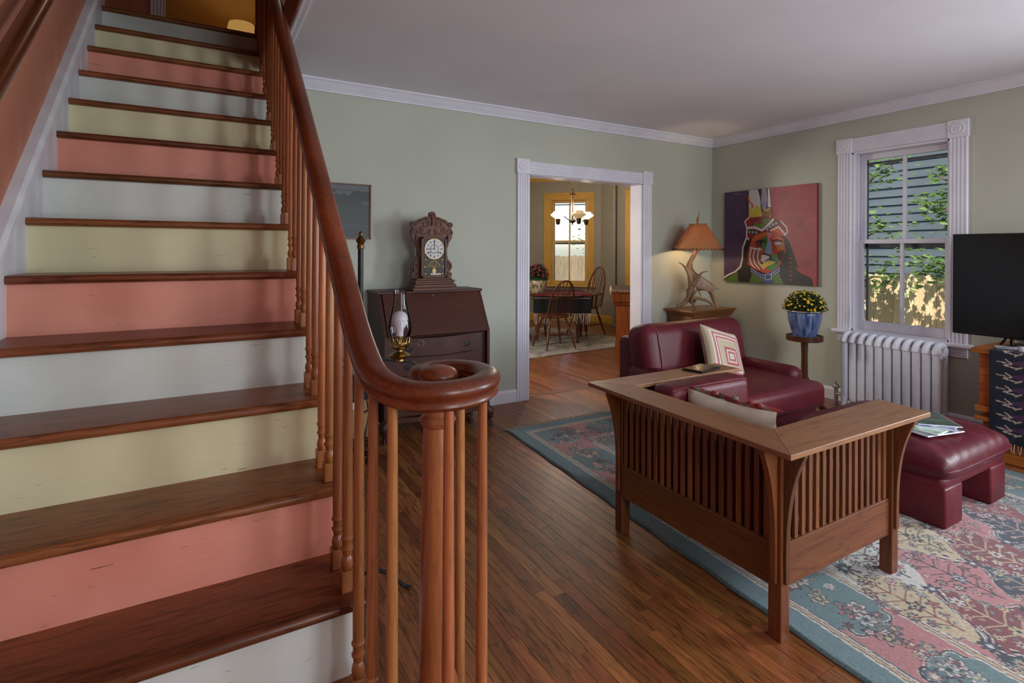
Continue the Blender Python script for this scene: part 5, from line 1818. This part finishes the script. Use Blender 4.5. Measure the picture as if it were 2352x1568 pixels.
# ------------------------------------------------------------------ iron floor lamp with oil lamp arm
FLX, FLY = .556, 2.20
t = thing('iron_floor_lamp', 'black iron floor lamp with a glass chimney lamp on a curled arm beside the stairs', 'lamp', (FLX, FLY, 0))
IR = M['iron']
g = G(); g.tube([(0, 0, .03), (0, 0, 1.385)], .0115, 12, up=(0, 1, 0)); g.obj('pole', IR, t, 60)
g = G(); g.lathe([(.013, 1.375), (.016, 1.385), (.012, 1.395), (.016, 1.402), (.02, 1.412), (.012, 1.420), (.006, 1.428), (.009, 1.436), (.004, 1.446), (0, 1.449)], (0, 0, 0), 14); g.obj('finial', M['bronze'], t, 50)
g = G(); g.lathe([(.014, .02), (.02, .03), (.02, .055), (.014, .065)], (0, 0, 0), 14); g.obj('hub', M['brass'], t, 50)
for k, a in enumerate((-.588, 1.5, 3.6)):
    g = G()
    ca, sa = math.cos(a), math.sin(a)
    p_ = [(.008, .045), (.06, .075), (.11, .062), (.15, .04), (.178, .016), (.20, .006)]
    g.sweep([(ca * r, sa * r, z) for r, z in p_], [(-.009, -.003), (.009, -.003), (.009, .003), (-.009, .003)])
    g.ball((ca * .203, sa * .203, .007), .013, 2, 1, 1, .45)
    g.obj('leg', IR, t)
ax = Vector((.146, -.068, 0)); au = ax.normalized()
def armp(s, z): return (au.x * s, au.y * s, z)
g = G(); g.sweep([armp(-.13, .80), armp(-.10, .86), armp(-.05, .915), armp(.0, .935), armp(.07, .928), armp(.161, .915), armp(.21, .912), armp(.245, .89), armp(.262, .85), armp(.265, .805)], [(-.014, -.0025), (.014, -.0025), (.014, .0025), (-.014, .0025)])
g.obj('arm', IR, t)
g = G(); g.sweep([armp(.0, .70), armp(.07, .74), armp(.10, .80), armp(.09, .86), armp(.05, .90)], [(-.012, -.0025), (.012, -.0025), (.012, .0025), (-.012, .0025)])
g.lathe([(.013, .775), (.017, .778), (.017, .80), (.013, .803)], (0, 0, 0), 12)
g.obj('scroll_brace', IR, t)
g = G(); g.tube([armp(.03, .90), armp(.035, .86), armp(.02, .8), armp(.035, .7), armp(.02, .62), (.006, .006, .5), (.01, .01, .3), (.012, .012, .07)], .003, 6); g.obj('cord', M['black'], t, 60)
lx, ly = .158 * au.x, .158 * au.y
g = G(); g.lathe([(.02, .918), (.018, .924), (.035, .932), (.044, .941), (.030, .951), (.014, .956), (.012, .962), (.024, .966), (.038, .978), (.041, .990), (.0405, .996)], (lx, ly, 0), 24); bowl = g.obj('font', M['brass'], t, 50)
g = G()
nn = 14
for k in range(nn):
    a = 2 * PI * k / nn; c0 = (lx + .041 * math.cos(a), ly + .041 * math.sin(a))
    tx_, ty_ = -math.sin(a), math.cos(a)
    g.tube([(c0[0] + tx_ * .0068 * math.cos(b), c0[1] + ty_ * .0068 * math.cos(b), 1.005 + .0125 * math.sin(b)) for b in np.linspace(0, 2 * PI, 13)[:-1]], .0018, 5, up=(math.cos(a), math.sin(a), 0), closed=True)
part(g.obj('gallery', M['brass'], t), 'pierced brass gallery ring')
g = G(); g.tube([(lx + .04, ly - .01, .985), (lx + .065, ly - .018, .985)], .0022, 6)
c0 = (lx + .083, ly - .024)
g.tube([(c0[0] + .012 * math.cos(b), c0[1] - .005 * math.cos(b), .985 + .012 * math.sin(b)) for b in np.linspace(0, 2 * PI, 13)[:-1]], .0035, 6, closed=True, up=(.3, .9, 0)); g.obj('wick_key', mottled('nickel_key', S(120, 116, 112), S(140, 136, 130), 20, .3, 0, metal=.8), t)
ch_p = [(.038, .998), (.043, 1.02), (.050, 1.045), (.0505, 1.062), (.046, 1.085), (.038, 1.115), (.031, 1.15), (.0275, 1.185), (.0285, 1.207)]
g = G(); g.lathe(ch_p + [(r - .0012, z) for r, z in reversed(ch_p)], (lx, ly, 0), 32)
fs = [f for f in g.bm.faces if len(f.verts) > 10]; bmesh.ops.delete(g.bm, geom=fs, context='FACES_ONLY')
part(g.obj('chimney', M['chimney'], t, 60), 'clear glass chimney')
g = G(); g.lathe([(.015, 1.02), (.015, 1.035), (.018, 1.05), (.028, 1.068), (.033, 1.086), (.031, 1.102), (.022, 1.115), (.010, 1.121), (0, 1.122)], (lx, ly, 0), 24); g.obj('bulb', plain('unlit_bulb', S(226, 214, 220), .35), t, 60)
g = G(); g.lathe([(.016, .99), (.016, 1.02), (0, 1.02)], (lx, ly, 0), 12); g.obj('socket', M['brass'], t, 50)

# ------------------------------------------------------------------ things behind the balusters
t = thing('mesh_chair', 'grey mesh backed office chair glimpsed between the balusters', 'chair', (.70, 3.80, 0), math.radians(20))
CH = M['black']
g = G()
for k in range(26):
    z = .62 + .0185 * k
    g.tube([(-.2, .0, z), (-.1, -.03, z), (0, -.04, z), (.1, -.03, z), (.2, .0, z)], .0028, 4)
for k in range(20):
    x = -.2 + .4 * k / 19
    g.tube([(x, -.04 * (1 - (x / .2) ** 2), .62), (x, -.04 * (1 - (x / .2) ** 2), 1.09)], .0018, 4, up=(0, 1, 0))
g.obj('mesh_back', plain('grey_mesh', S(120, 120, 124), .6), t)['kind'] = 'stuff'
g = G(); g.tube([(-.2, 0, .6), (-.21, 0, .85), (-.19, 0, 1.09), (-.1, -.03, 1.10), (0, -.04, 1.105), (.1, -.03, 1.10), (.19, 0, 1.09), (.21, 0, .85), (.2, 0, .6), (.1, -.03, .60), (0, -.04, .60), (-.1, -.03, .6)], .014, 8, closed=True, up=(0, 1, 0)); g.obj('back_frame', CH, t, 60)
g = G(); g.tube([(0, -.04, .64), (0, .06, .5), (0, .0, .44)], .02, 8, up=(1, 0, 0)); g.obj('back_support', CH, t, 60)
g = G(); g.box(-.24, .24, -.46, .0, .42, .49, .035, 4); g.obj('seat', mottled('dark_fabric_seat', S(36, 36, 40), S(48, 48, 52), 30, .9, .3), t, 60)
g = G(); g.tube([(0, -.2, .06), (0, -.2, .43)], .025, 10, up=(0, 1, 0)); g.obj('column', CH, t, 60)
for k in range(5):
    a = 2 * PI * k / 5
    g = G(); g.tube([(0, -.2, .10), (.26 * math.cos(a), -.2 + .26 * math.sin(a), .065)], [.022, .014], 8); g.obj('spoke', CH, t, 60)
    g = G(); g.lathe([(.026, -.02), (.028, -.01), (.028, .01), (.026, .02)], (0, 0, 0), 12, mtx=Matrix.Translation((.26 * math.cos(a), -.2 + .26 * math.sin(a), .028)) @ Matrix.Rotation(PI / 2, 4, 'X')); g.obj('castor', CH, t, 50)
t = thing('cardboard_box', 'brown cardboard box standing on the floor left of the desk', 'box', (.93, 3.98, 0), .06)
g = G(); g.box(-.14, .14, -.16, .16, .0, .42, .003); g.obj('carton', mottled('cardboard', S(160, 124, 86), S(176, 138, 98), 9, .85, .1, 60), t)
g = G(); g.box(-.14, .14, -.03, .03, .4202, .4212); g.box(-.142, -.1402, -.03, .03, .3, .42); g.obj('tape', plain('packing_tape', S(196, 170, 128), .3), t)
g = G(); g.box(-.05, .05, -.1612, -.1602, .25, .33); g.obj('paper_label', plain('box_label', S(216, 214, 210), .7), t)
# ================================================================== DINING ROOM
WN = M['windsor']
def windsor(label, loc, rz, arms=False, hb=.93):
    """bow-back windsor; front towards +y, local origin on the floor under the seat"""
    t = thing('windsor_chair', label, 'chair', loc, rz, 'windsor chairs round the dining table')
    g = G()
    g.lathe([(0, .435), (.16, .425), (.205, .432), (.218, .448), (.21, .462), (.17, .458), (0, .452)], (0, 0, 0), 28, 1.0, .96)
    g.obj('seat', WN, t, 50)
    lp = {}
    for sx in (-1, 1):
        for sy in (-1, 1):
            a, b = Vector((sx * .12, sy * .11, .435)), Vector((sx * .225, sy * .215, 0))
            pts = [a.lerp(b, u) for u in (0, .2, .45, .62, .68, .74, 1)]
            g = G(); g.tube(pts, [.013, .017, .020, .014, .018, .016, .011], 8, up=(0, 1, 0)); g.obj('leg', WN, t, 60)
            lp[sx, sy] = a.lerp(b, .6)
    mids = []
    for sx in (-1, 1):
        g = G(); a, b = lp[sx, -1], lp[sx, 1]
        g.tube([a, a.lerp(b, .5), b], [.008, .014, .008], 8); g.obj('stretcher', WN, t, 60)
        mids.append(a.lerp(b, .5))
    g = G(); g.tube([mids[0], mids[0].lerp(mids[1], .5), mids[1]], [.008, .013, .008], 8, up=(0, 1, 0)); g.obj('stretcher', WN, t, 60)
    # bow
    top = hb
    def bowp(a, z0=.45):
        x = .185 * math.cos(a) * (1 + .12 * math.sin(a))
        z = z0 + (top - z0) * (math.sin(a) ** .75 if a not in (0, PI) else 0)
        y = -.15 - .16 * (z - .45) / (top - .45) - .03 * math.sin(a)
        return Vector((x, y, z))
    aa = np.linspace(0.0, PI, 25)
    z0 = .45 if not arms else .66
    if arms:
        arm = [Vector((.255 * math.cos(a), .13 - .36 * abs(math.sin(a)) ** .8 - (.06 if 0 < a < PI else 0), .66 + .0 * a)) for a in np.linspace(-.05, PI + .05, 21)]
        g = G(); g.tube(arm, .013, 8, flat=.8); g.obj('arm_bow', WN, t, 60)
        for sx in (-1, 1):
            for y in (.09, .0):
                g = G(); g.tube([(sx * .19, y - .02, .45), (sx * .245, y + .01, .655)], [.012, .009], 8, up=(0, 1, 0)); g.obj('arm_post', WN, t, 60)
    bow = [bowp(float(a)) for a in aa]
    g = G(); g.tube(bow, .0125, 8, up=(0, 1, .2)); g.obj('back_bow', WN, t, 60)
    for k in range(8):
        u = (k + .5) / 8
        x0 = -.145 + .29 * u
        # top end on the bow
        best = min(bow, key=lambda p: abs(p.x - x0 * 1.22) + (0 if p.z > .55 else 9))
        g = G(); g.tube([(x0, -.165, .45), tuple(best)], [.0075, .0055], 6, up=(0, 1, 0)); g.obj('spindle', WN, t, 60)
    return t
windsor('windsor chair with its spindle back to the doorway, in front of the dining table', (4.29, 6.25, .0145), math.radians(-6), hb=.95)
windsor('tall windsor armchair on the window side of the dining table', (5.40, 6.95, .0145), math.radians(98), True, 1.09)
windsor('windsor chair mostly hidden behind the left door casing', (4.05, 7.05, .0145), math.radians(-80), hb=.93)

t = thing('dining_table', 'round wooden dining table with turned legs', 'table', (4.78, 6.82, 0))
TW = wood('table_top_wood', S(92, 52, 34), S(128, 78, 54), 'X', .18, 1, 0, .85, .5, .4)
g = G(); g.lathe([(0, .705), (.58, .705), (.60, .712), (.605, .722), (.595, .730), (0, .730)], (0, 0, 0), 48); g.obj('top', TW, t, 50)
g = G()
for a in range(4):
    m_ = Matrix.Rotation(a * PI / 2, 4, 'Z')
    g.box(.28, .30, -.3, .3, .61, .706, mtx=m_)
g.obj('apron', TW, t)
for k, (x, y) in enumerate(((.02, -.45), (-.40, .0), (.03, .43), (.42, .0))):
    g = G()
    g.lathe([(.012, .012), (.020, .03), (.022, .05), (.016, .07), (.026, .10), (.020, .14), (.030, .17), (.034, .2), (.022, .235), (.030, .25), (.036, .34), (.038, .44), (.03, .5), (.024, .52), (.036, .54), (.036, .70)], (x, y, 0), 16)
    g.obj('leg', TW, t, 50)
# runner on the table
t = thing('table_runner', 'black and red woven runner with long fringe hanging over the table edge', 'textile', (4.78, 6.82, 0), -YAW)
rw, rl = .84, 1.25
cv = Canvas(rw, rl, 120, S(26, 28, 32))
for y0, y1, c in ((.25, .34, S(120, 32, 38)), (.40, .52, S(134, 38, 42)), (.62, .80, S(128, 34, 40)), (.9, 1.0, S(120, 32, 38))):
    cv.poly([(0, y0), (rw, y0), (rw, y1), (0, y1)], c)
for k in range(14):
    for y in (.37, .57, .85):
        x = k * .065
        cv.line([(x, y), (x + .02, y + .012), (x + .04, y - .012), (x + .065, y)], .006, S(186, 166, 150))
cv.line([(0, .22), (rw, .22)], .006, S(170, 150, 140))
def runp(u, v):
    s = v * rl
    x = (u - .5) * rw
    drop = .27
    y = np.where(s < drop, -.515 - .012 * np.sin(u * 20) , -.515 + (s - drop))
    z = np.where(s < drop, .738 - (drop - s), .738)
    edge_r = np.sqrt(np.maximum(x * x + y * y, 0))
    z = np.where((s >= drop) & (edge_r > .60), z - (edge_r - .60) * .9, z)
    return np.stack([x, y, z], -1)
o = link('cloth', canvas_mesh('cloth', cv.a, runp), vcol('table_runner_wool', .95, .4, 200), t, 180)
sd = o.modifiers.new('thickness', 'SOLIDIFY'); sd.thickness = .004; sd.offset = 1
g = G()
for k in range(46):
    x = -rw / 2 + rw * (k + .5) / 46
    g.tube([(x, -.52, .465), (x + random.uniform(-.01, .01), -.525, .40), (x + random.uniform(-.015, .015), -.52, random.uniform(.29, .33))], .004, 4, up=(0, 1, 0))
g.obj('fringe', plain('cream_fringe', S(206, 196, 180), .9), t)['kind'] = 'stuff'
# pot with dark red mums on the table
t = thing('patterned_planter', 'cream leaf patterned planter with dark red chrysanthemums on the dining table', 'potted plant', (4.345, 6.76, .7425))
g = G(); g.lathe([(0, 0), (.09, 0), (.10, .02), (.135, .09), (.145, .15), (.14, .20), (.13, .21), (.12, .20), (0, .19)], (0, 0, 0), 28)
pot = g.obj('pot', mottled('leaf_pattern_glaze', S(118, 112, 84), S(206, 190, 162), 22, .3, .05, 40, lo=.42, hi=.5), t, 50)
g = G(); g.lathe([(.142, .19), (.152, .20), (.154, .218), (.145, .226), (.132, .222), (.13, .20)], (0, 0, 0), 28); g.obj('rim', plain('green_glaze_rim', S(46, 84, 56), .25), pot, 50)
mum(t, .17, .20, .22, 1500, 70, leafg, mottled('dark_red_petals', S(116, 22, 56), S(150, 40, 80), 30, .7, 0), 9, (.014, .024))
# chandelier
CX_, CY_ = 4.975, 6.75
t = thing('chandelier', 'bronze chandelier with upturned glass shades hanging on a chain over the dining table', 'chandelier', (CX_, CY_, 0))
BZ = M['bronze']
g = G()
zc_ = DH
k = 0
while zc_ > 2.34:
    a = (k % 2) * PI / 2
    g.tube([(.012 * math.cos(b) * math.cos(a), .012 * math.cos(b) * math.sin(a), zc_ - .022 + .022 * math.sin(b)) for b in np.linspace(0, 2 * PI, 11)[:-1]], .003, 5, closed=True, up=(math.sin(a), -math.cos(a), .01))
    zc_ -= .036; k += 1
g.obj('chain', M['brass'], t, 60)
g = G(); g.tube([(.028 * math.cos(b), 0, 2.305 + .028 * math.sin(b)) for b in np.linspace(0, 2 * PI, 15)[:-1]], .006, 6, closed=True, up=(0, 1, 0))
g.lathe([(.05, 2.235), (.045, 2.26), (.012, 2.275), (.012, 2.285)], (0, 0, 0), 16); g.lathe([(.016, 1.86), (.016, 2.24), (.02, 2.25)], (0, 0, 0), 12)
g.lathe([(0, 1.77), (.010, 1.785), (.008, 1.80), (.03, 1.815), (.055, 1.83), (.055, 1.845), (.02, 1.86)], (0, 0, 0), 16); g.obj('stem', BZ, t, 50)
ca_ = -YAW
for k, (a, lit) in enumerate(((PI + .15, 1), (.25, 1), (-1.25, 0))):
    a += ca_
    ux, uy = math.cos(a), math.sin(a)
    R_ = .23
    arm = g = G()
    g.tube([(ux * r, uy * r, z) for r, z in ((.02, 1.84), (.07, 1.86), (.12, 1.90), (.17, 1.90), (.21, 1.86), (R_, 1.81))], .007, 6)
    g.lathe([(0, 1.775), (.025, 1.785), (.032, 1.80), (.036, 1.85), (.04, 1.865), (.03, 1.87)], (ux * R_, uy * R_, 0), 14)
    ao = g.obj('arm', BZ, t, 50)
    g = G(); pr_ = [(.035, 1.868), (.06, 1.885), (.105, 1.915), (.115, 1.93), (.10, 1.945), (.075, 1.962), (.07, 1.98)]
    g.lathe(pr_ + [(r - .003, z) for r, z in reversed(pr_)], (ux * R_, uy * R_, 0), 24)
    fs = [f for f in g.bm.faces if len(f.verts) > 10]; bmesh.ops.delete(g.bm, geom=fs, context='FACES_ONLY')
    g.obj('shade', emissive('lit_glass_shade', S(255, 226, 180), 2.6 , S(240, 226, 200)) if lit else emissive('dim_glass_shade', S(255, 214, 150), .25, S(214, 196, 160)), ao, 60)
    if lit:
        lamp('POINT', 'chandelier_bulb', (CX_ + ux * R_, CY_ + uy * R_, 2.03), 22, (1.0, .9, .74), shadow_soft_size=.05)
# sideboard seen end-on
t = thing('sideboard', 'tall pine sideboard with arched feet just inside the doorway', 'sideboard', (4.34, 4.99, 0), math.radians(-40))
SB = wood('sideboard_pine', S(142, 70, 30), S(182, 100, 50), 'Z', .35, .9, 0, .7, .2)
g = G()
wS, dS, hS = .52, .9, .90
g.prism([(0, 0), (.075, 0), (.085, .05), (.115, .085), (.16, .09), (wS - .16, .09), (wS - .115, .085), (wS - .085, .05), (wS - .075, 0), (wS, 0), (wS, hS - .18), (0, hS - .18)], 0, .03, 'XZ')
g.box(0.01, wS, .03, dS, .1, hS - .18)
g.prism([(0, 0), (.075, 0), (.085, .05), (.115, .085), (wS - .16, .09), (wS - .075, 0), (wS, 0), (wS, .12), (0, .12)], dS - .03, dS, 'XZ')
g.obj('body', SB, t)
g = G(); g.box(-.05, wS + .02, -.035, dS, hS - .145, hS - .015, .006); g.box(-.035, wS, -.02, dS, hS - .18, hS - .145, .006); g.obj('drawer_case', SB, t)
g = G(); g.box(-.06, wS + .03, -.05, dS, hS - .016, hS, .005); g.obj('top', SB, t)
t = thing('dresser_scarf', 'fringed brown scarf lying over the top of the sideboard', 'textile', (4.34, 4.99, hS + .001), math.radians(-40))
g = G(); g.box(-.055, wS, -.045, dS - .1, 0, .005, .002); g.obj('cloth', mottled('scarf_weave', S(64, 46, 38), S(96, 68, 52), 40, .9, .3), t)
g = G()
for k in range(40):
    x = -.05 + (wS + .05) * k / 40
    g.tube([(x, -.046, .003), (x + random.uniform(-.006, .006), -.058, -.004), (x + random.uniform(-.01, .01), -.062, -.022)], .0035, 4)
for k in range(12):
    y = -.04 + .07 * k
    g.tube([(-.054, y, .003), (-.068, y, -.006), (-.074, y + random.uniform(-.01, .01), -.05)], .0045, 4)
g.obj('fringe', plain('scarf_fringe', S(206, 184, 160), .9), t)['kind'] = 'stuff'
t = thing('blue_bottle', 'square teal glass bottle on the sideboard at the door jamb', 'bottle', (4.575, 4.915, hS + .0065), math.radians(-40))
BG = plain('teal_glass', S(28, 78, 92), .12, 0, **{'Coat Weight': .4})
g = G(); g.box(-.045, .045, -.045, .045, 0, .20, .01, 3); g.obj('body', BG, t, 50)
g = G(); g.lathe([(.03, .198), (.016, .22), (.015, .25), (.02, .255), (.02, .265), (0, .265)], (0, 0, 0), 14); g.obj('neck', BG, t, 50)
# dining rug
t = thing('dining_rug', 'pale grey distressed rug under the dining table', 'rug')
m, nt, b = newmat('distressed_rug')
tc = N(nt, 'ShaderNodeTexCoord'); mp = N(nt, 'ShaderNodeMapping'); mp.inputs['Scale'].default_value = (1.0, 3.2, 1)
nt.links.new(tc.outputs['Object'], mp.inputs[0])
n1 = N(nt, 'ShaderNodeTexNoise', i_Scale=3.4, i_Detail=9.0, i_Roughness=.72, i_Distortion=.6); nt.links.new(mp.outputs[0], n1.inputs['Vector'])
nt.links.new(ramp(nt, n1.outputs['Fac'], [(.36, S(86, 84, 84)), (.47, S(160, 154, 146)), (.62, S(200, 192, 180))]), b.inputs['Base Color']); b.inputs['Roughness'].default_value = .95
g = G(); g.prism([(3.1, 5.73), (5.50, 5.90), (5.66, 6.45), (5.52, 7.75), (5.2, 8.1), (3.1, 8.1)], .0005, .010, 'XY', bev=.002); g.obj('pile', m, t)
# riser pipe
t = thing('heating_pipe', 'grey vertical heating pipe in the corner of the dining room', 'pipe', (6.58, 7.63, 0))
PG = mottled('pipe_grey', S(136, 132, 122), S(146, 142, 130), 8, .5, .05)
g = G(); g.tube([(0, 0, 0), (0, 0, DH)], .032, 14, up=(0, 1, 0)); g.obj('tube', PG, t, 60)
g = G(); g.lathe([(.055, 0), (.055, .008), (.034, .014)], (0, 0, 0), 18); g.obj('floor_plate', PG, t, 50)
# ================================================================== OUTSIDE
GZ = -.85
g = G(); g.box(5.3, 30, -25, 30, GZ - .2, GZ); g.box(-12, 5.3, 9.6, 30, GZ - .2, GZ)
struct(g.obj('ground_outside', mottled('yard_ground', S(96, 92, 70), S(128, 120, 92), 3, .95, .3, 12)), 'yard ground outside the windows')
# picket fence
PKM = wood('fence_pine', S(222, 198, 158), S(240, 220, 184), 'Z', .6, .7, .06, .8, 0, .6)
def fence(name, label, p0, p1, top, pw, n_, m, gap=.004):
    d = Vector((p1[0] - p0[0], p1[1] - p0[1], 0)); L = d.length
    t = thing(name, label, 'fence', (p0[0], p0[1], GZ), math.atan2(d.y, d.x))
    hgt = top - GZ
    ms = []
    for k in range(3):
        g = G(); w = pw - gap; dz = (-.015, 0, .012)[k]
        c = .028
        g.prism([(0, 0), (w, 0), (w, hgt - c + dz), (w - c, hgt + dz), (c, hgt + dz), (0, hgt - c + dz)], -.009, .009, 'XZ', bev=.002)
        ms.append(g.mesh('picket'))
    for i in range(int(L / pw)):
        o = link('picket', ms[(i * 7 + i // 3) % 3], m, t, None, (i * pw, random.uniform(-.004, .004), 0))
    g = G()
    for z in (.3, hgt * .55, hgt - .25):
        g.box(0, L, .01, .05, z, z + .08)
    g.obj('rail', m, t)
    return t
fence('picket_fence', 'new dog eared pine fence seen through the living room window', (9.2, 5.6), (9.2, 1.6), 1.03, .14, 0, PKM)
# neighbour's clapboard wall
t = thing('neighbour_house', 'neighbouring house wall of blue grey clapboards behind the pine fence', 'building', (11.6, 0, GZ))
SID = mottled('blue_grey_siding', S(68, 80, 90), S(82, 94, 104), 3, .6, .1, 30, stretch=(1, .3, 3))
g = G(); g.box(.03, .3, -2.0, 10.0, 0, 7.5); g.obj('wall_core', SID, t)
g = G(); ex = .165
g.prism([(-.016, 0), (.03, 0), (.03, ex + .02), (.012, ex + .02)], -2.0, 10.0, 'XZ'); cb = g.mesh('clapboard')
for k in range(44):
    link('clapboard', cb, SID, t, None, (0, 0, k * ex))
g = G(); g.box(-.03, .04, -2.0, -1.85, 0, 7.5); g.obj('corner_board', plain('corner_board_white', S(190, 196, 204), .6), t)
# maples between window and fence
LFM, nt, b = newmat('maple_leaf_green')
tc = N(nt, 'ShaderNodeTexCoord'); n1 = N(nt, 'ShaderNodeTexNoise', i_Scale=5.0)
nt.links.new(tc.outputs['Object'], n1.inputs['Vector'])
cr = ramp(nt, n1.outputs['Fac'], [(.3, S(84, 116, 72)), (.7, S(140, 172, 100))])
nt.links.new(cr, b.inputs['Base Color']); b.inputs['Roughness'].default_value = .5
tl = N(nt, 'ShaderNodeBsdfTranslucent'); nt.links.new(cr, tl.inputs[0])
mx = N(nt, 'ShaderNodeMixShader'); mx.inputs[0].default_value = .45
nt.links.new(b.outputs[0], mx.inputs[1]); nt.links.new(tl.outputs[0], mx.inputs[2]); nt.links.new(mx.outputs[0], nt.nodes['Material Output'].inputs[0])
BARK = mottled('bark', S(92, 74, 60), S(120, 98, 80), 12, .9, .5, 30, stretch=(1, 1, .2))
LEAF = [(0, -.5), (.08, -.2), (.45, -.32), (.30, -.05), (.52, .12), (.25, .15), (.22, .32), (.0, .55), (-.22, .32), (-.25, .15), (-.52, .12), (-.30, -.05), (-.45, -.32), (-.08, -.2)]
def maple(label, base, height, boughs, nleaf, spread, seed, size=(.07, .13)):
    R_ = random.Random(seed)
    t = thing('maple_tree', label, 'tree', base)
    g = G()
    pts = [Vector((.06 * math.sin(z * 1.7), .05 * math.sin(z * 2.3), z)) for z in np.linspace(0, height, 9)]
    g.tube(pts, [.045 * (1 - .6 * i / 8) for i in range(9)], 8, up=(0, 1, 0)); g.obj('trunk', BARK, t, 60)
    g = G(); tips = []
    for (z0, dx, dy, dz) in boughs:
        a = Vector((0, 0, z0)); b_ = a + Vector((dx, dy, dz))
        m_ = a.lerp(b_, .5) + Vector((0, 0, .08))
        g.tube([a, m_, b_], [.02, .014, .006], 6, up=(.1, 1, .2)); tips += [a.lerp(b_, u) + Vector((0, 0, .05)) for u in (.35, .55, .7, .85, 1.0)]
    g.obj('boughs', BARK, t, 60)
    g = G(); bm = g.bm
    for _ in range(nleaf):
        p = R_.choice(tips) + Vector((R_.gauss(0, spread), R_.gauss(0, spread), R_.gauss(0, spread * .7)))
        s = R_.uniform(*size)
        q = Vector((R_.uniform(-.6, .6), R_.uniform(-.6, .6), 1)).to_track_quat('Z', 'Y') @ __import__('mathutils').Quaternion((0, 0, 1), R_.uniform(0, 6.28))
        vs = [bm.verts.new(p + q @ Vector((x * s, y * s, .12 * s * abs(x)))) for x, y in LEAF]
        bm.faces.new(vs)
    g.obj('foliage', LFM, t)['kind'] = 'stuff'
    return t
maple('leafy maple sapling in front of the blue grey house, on the left of the window', (8.55, 4.45, GZ), 4.4, [(1.9, .2, .3, .3), (2.2, -.1, -.5, .4), (2.6, .1, .5, .5), (3.0, .1, -.5, .5), (1.6, -.1, .5, .3), (1.7, .1, -.5, .15), (3.4, -.2, .1, .6)], 700, .17, 3)
maple('leafy maple sapling in front of the blue grey house, beside the television', (8.45, 2.95, GZ), 4.2, [(1.7, .1, .5, .2), (1.8, -.1, .6, .35), (2.4, .1, .6, .45), (2.8, .1, .5, .5), (2.3, .0, .4, .6)], 380, .14, 8)
# beyond the dining room bay
GF = wood('weathered_fence', S(150, 134, 112), S(182, 164, 138), 'Z', .8, .6, .08, .8, 0, .8)
fence('weathered_fence', 'weathered board fence seen through the dining room window', (6.0, 13.2), (11.3, 9.9), 1.25, .15, 0, GF)
maple('bushy tree behind the weathered fence beyond the dining room', (11.3, 13.6, GZ), 4.6, [(1.8, .6, -.5, .3), (2.2, -.6, .4, .3), (2.6, .5, .5, .5), (3.0, -.4, -.4, .5), (3.4, .3, .1, .6)], 500, .28, 14, (.10, .18))
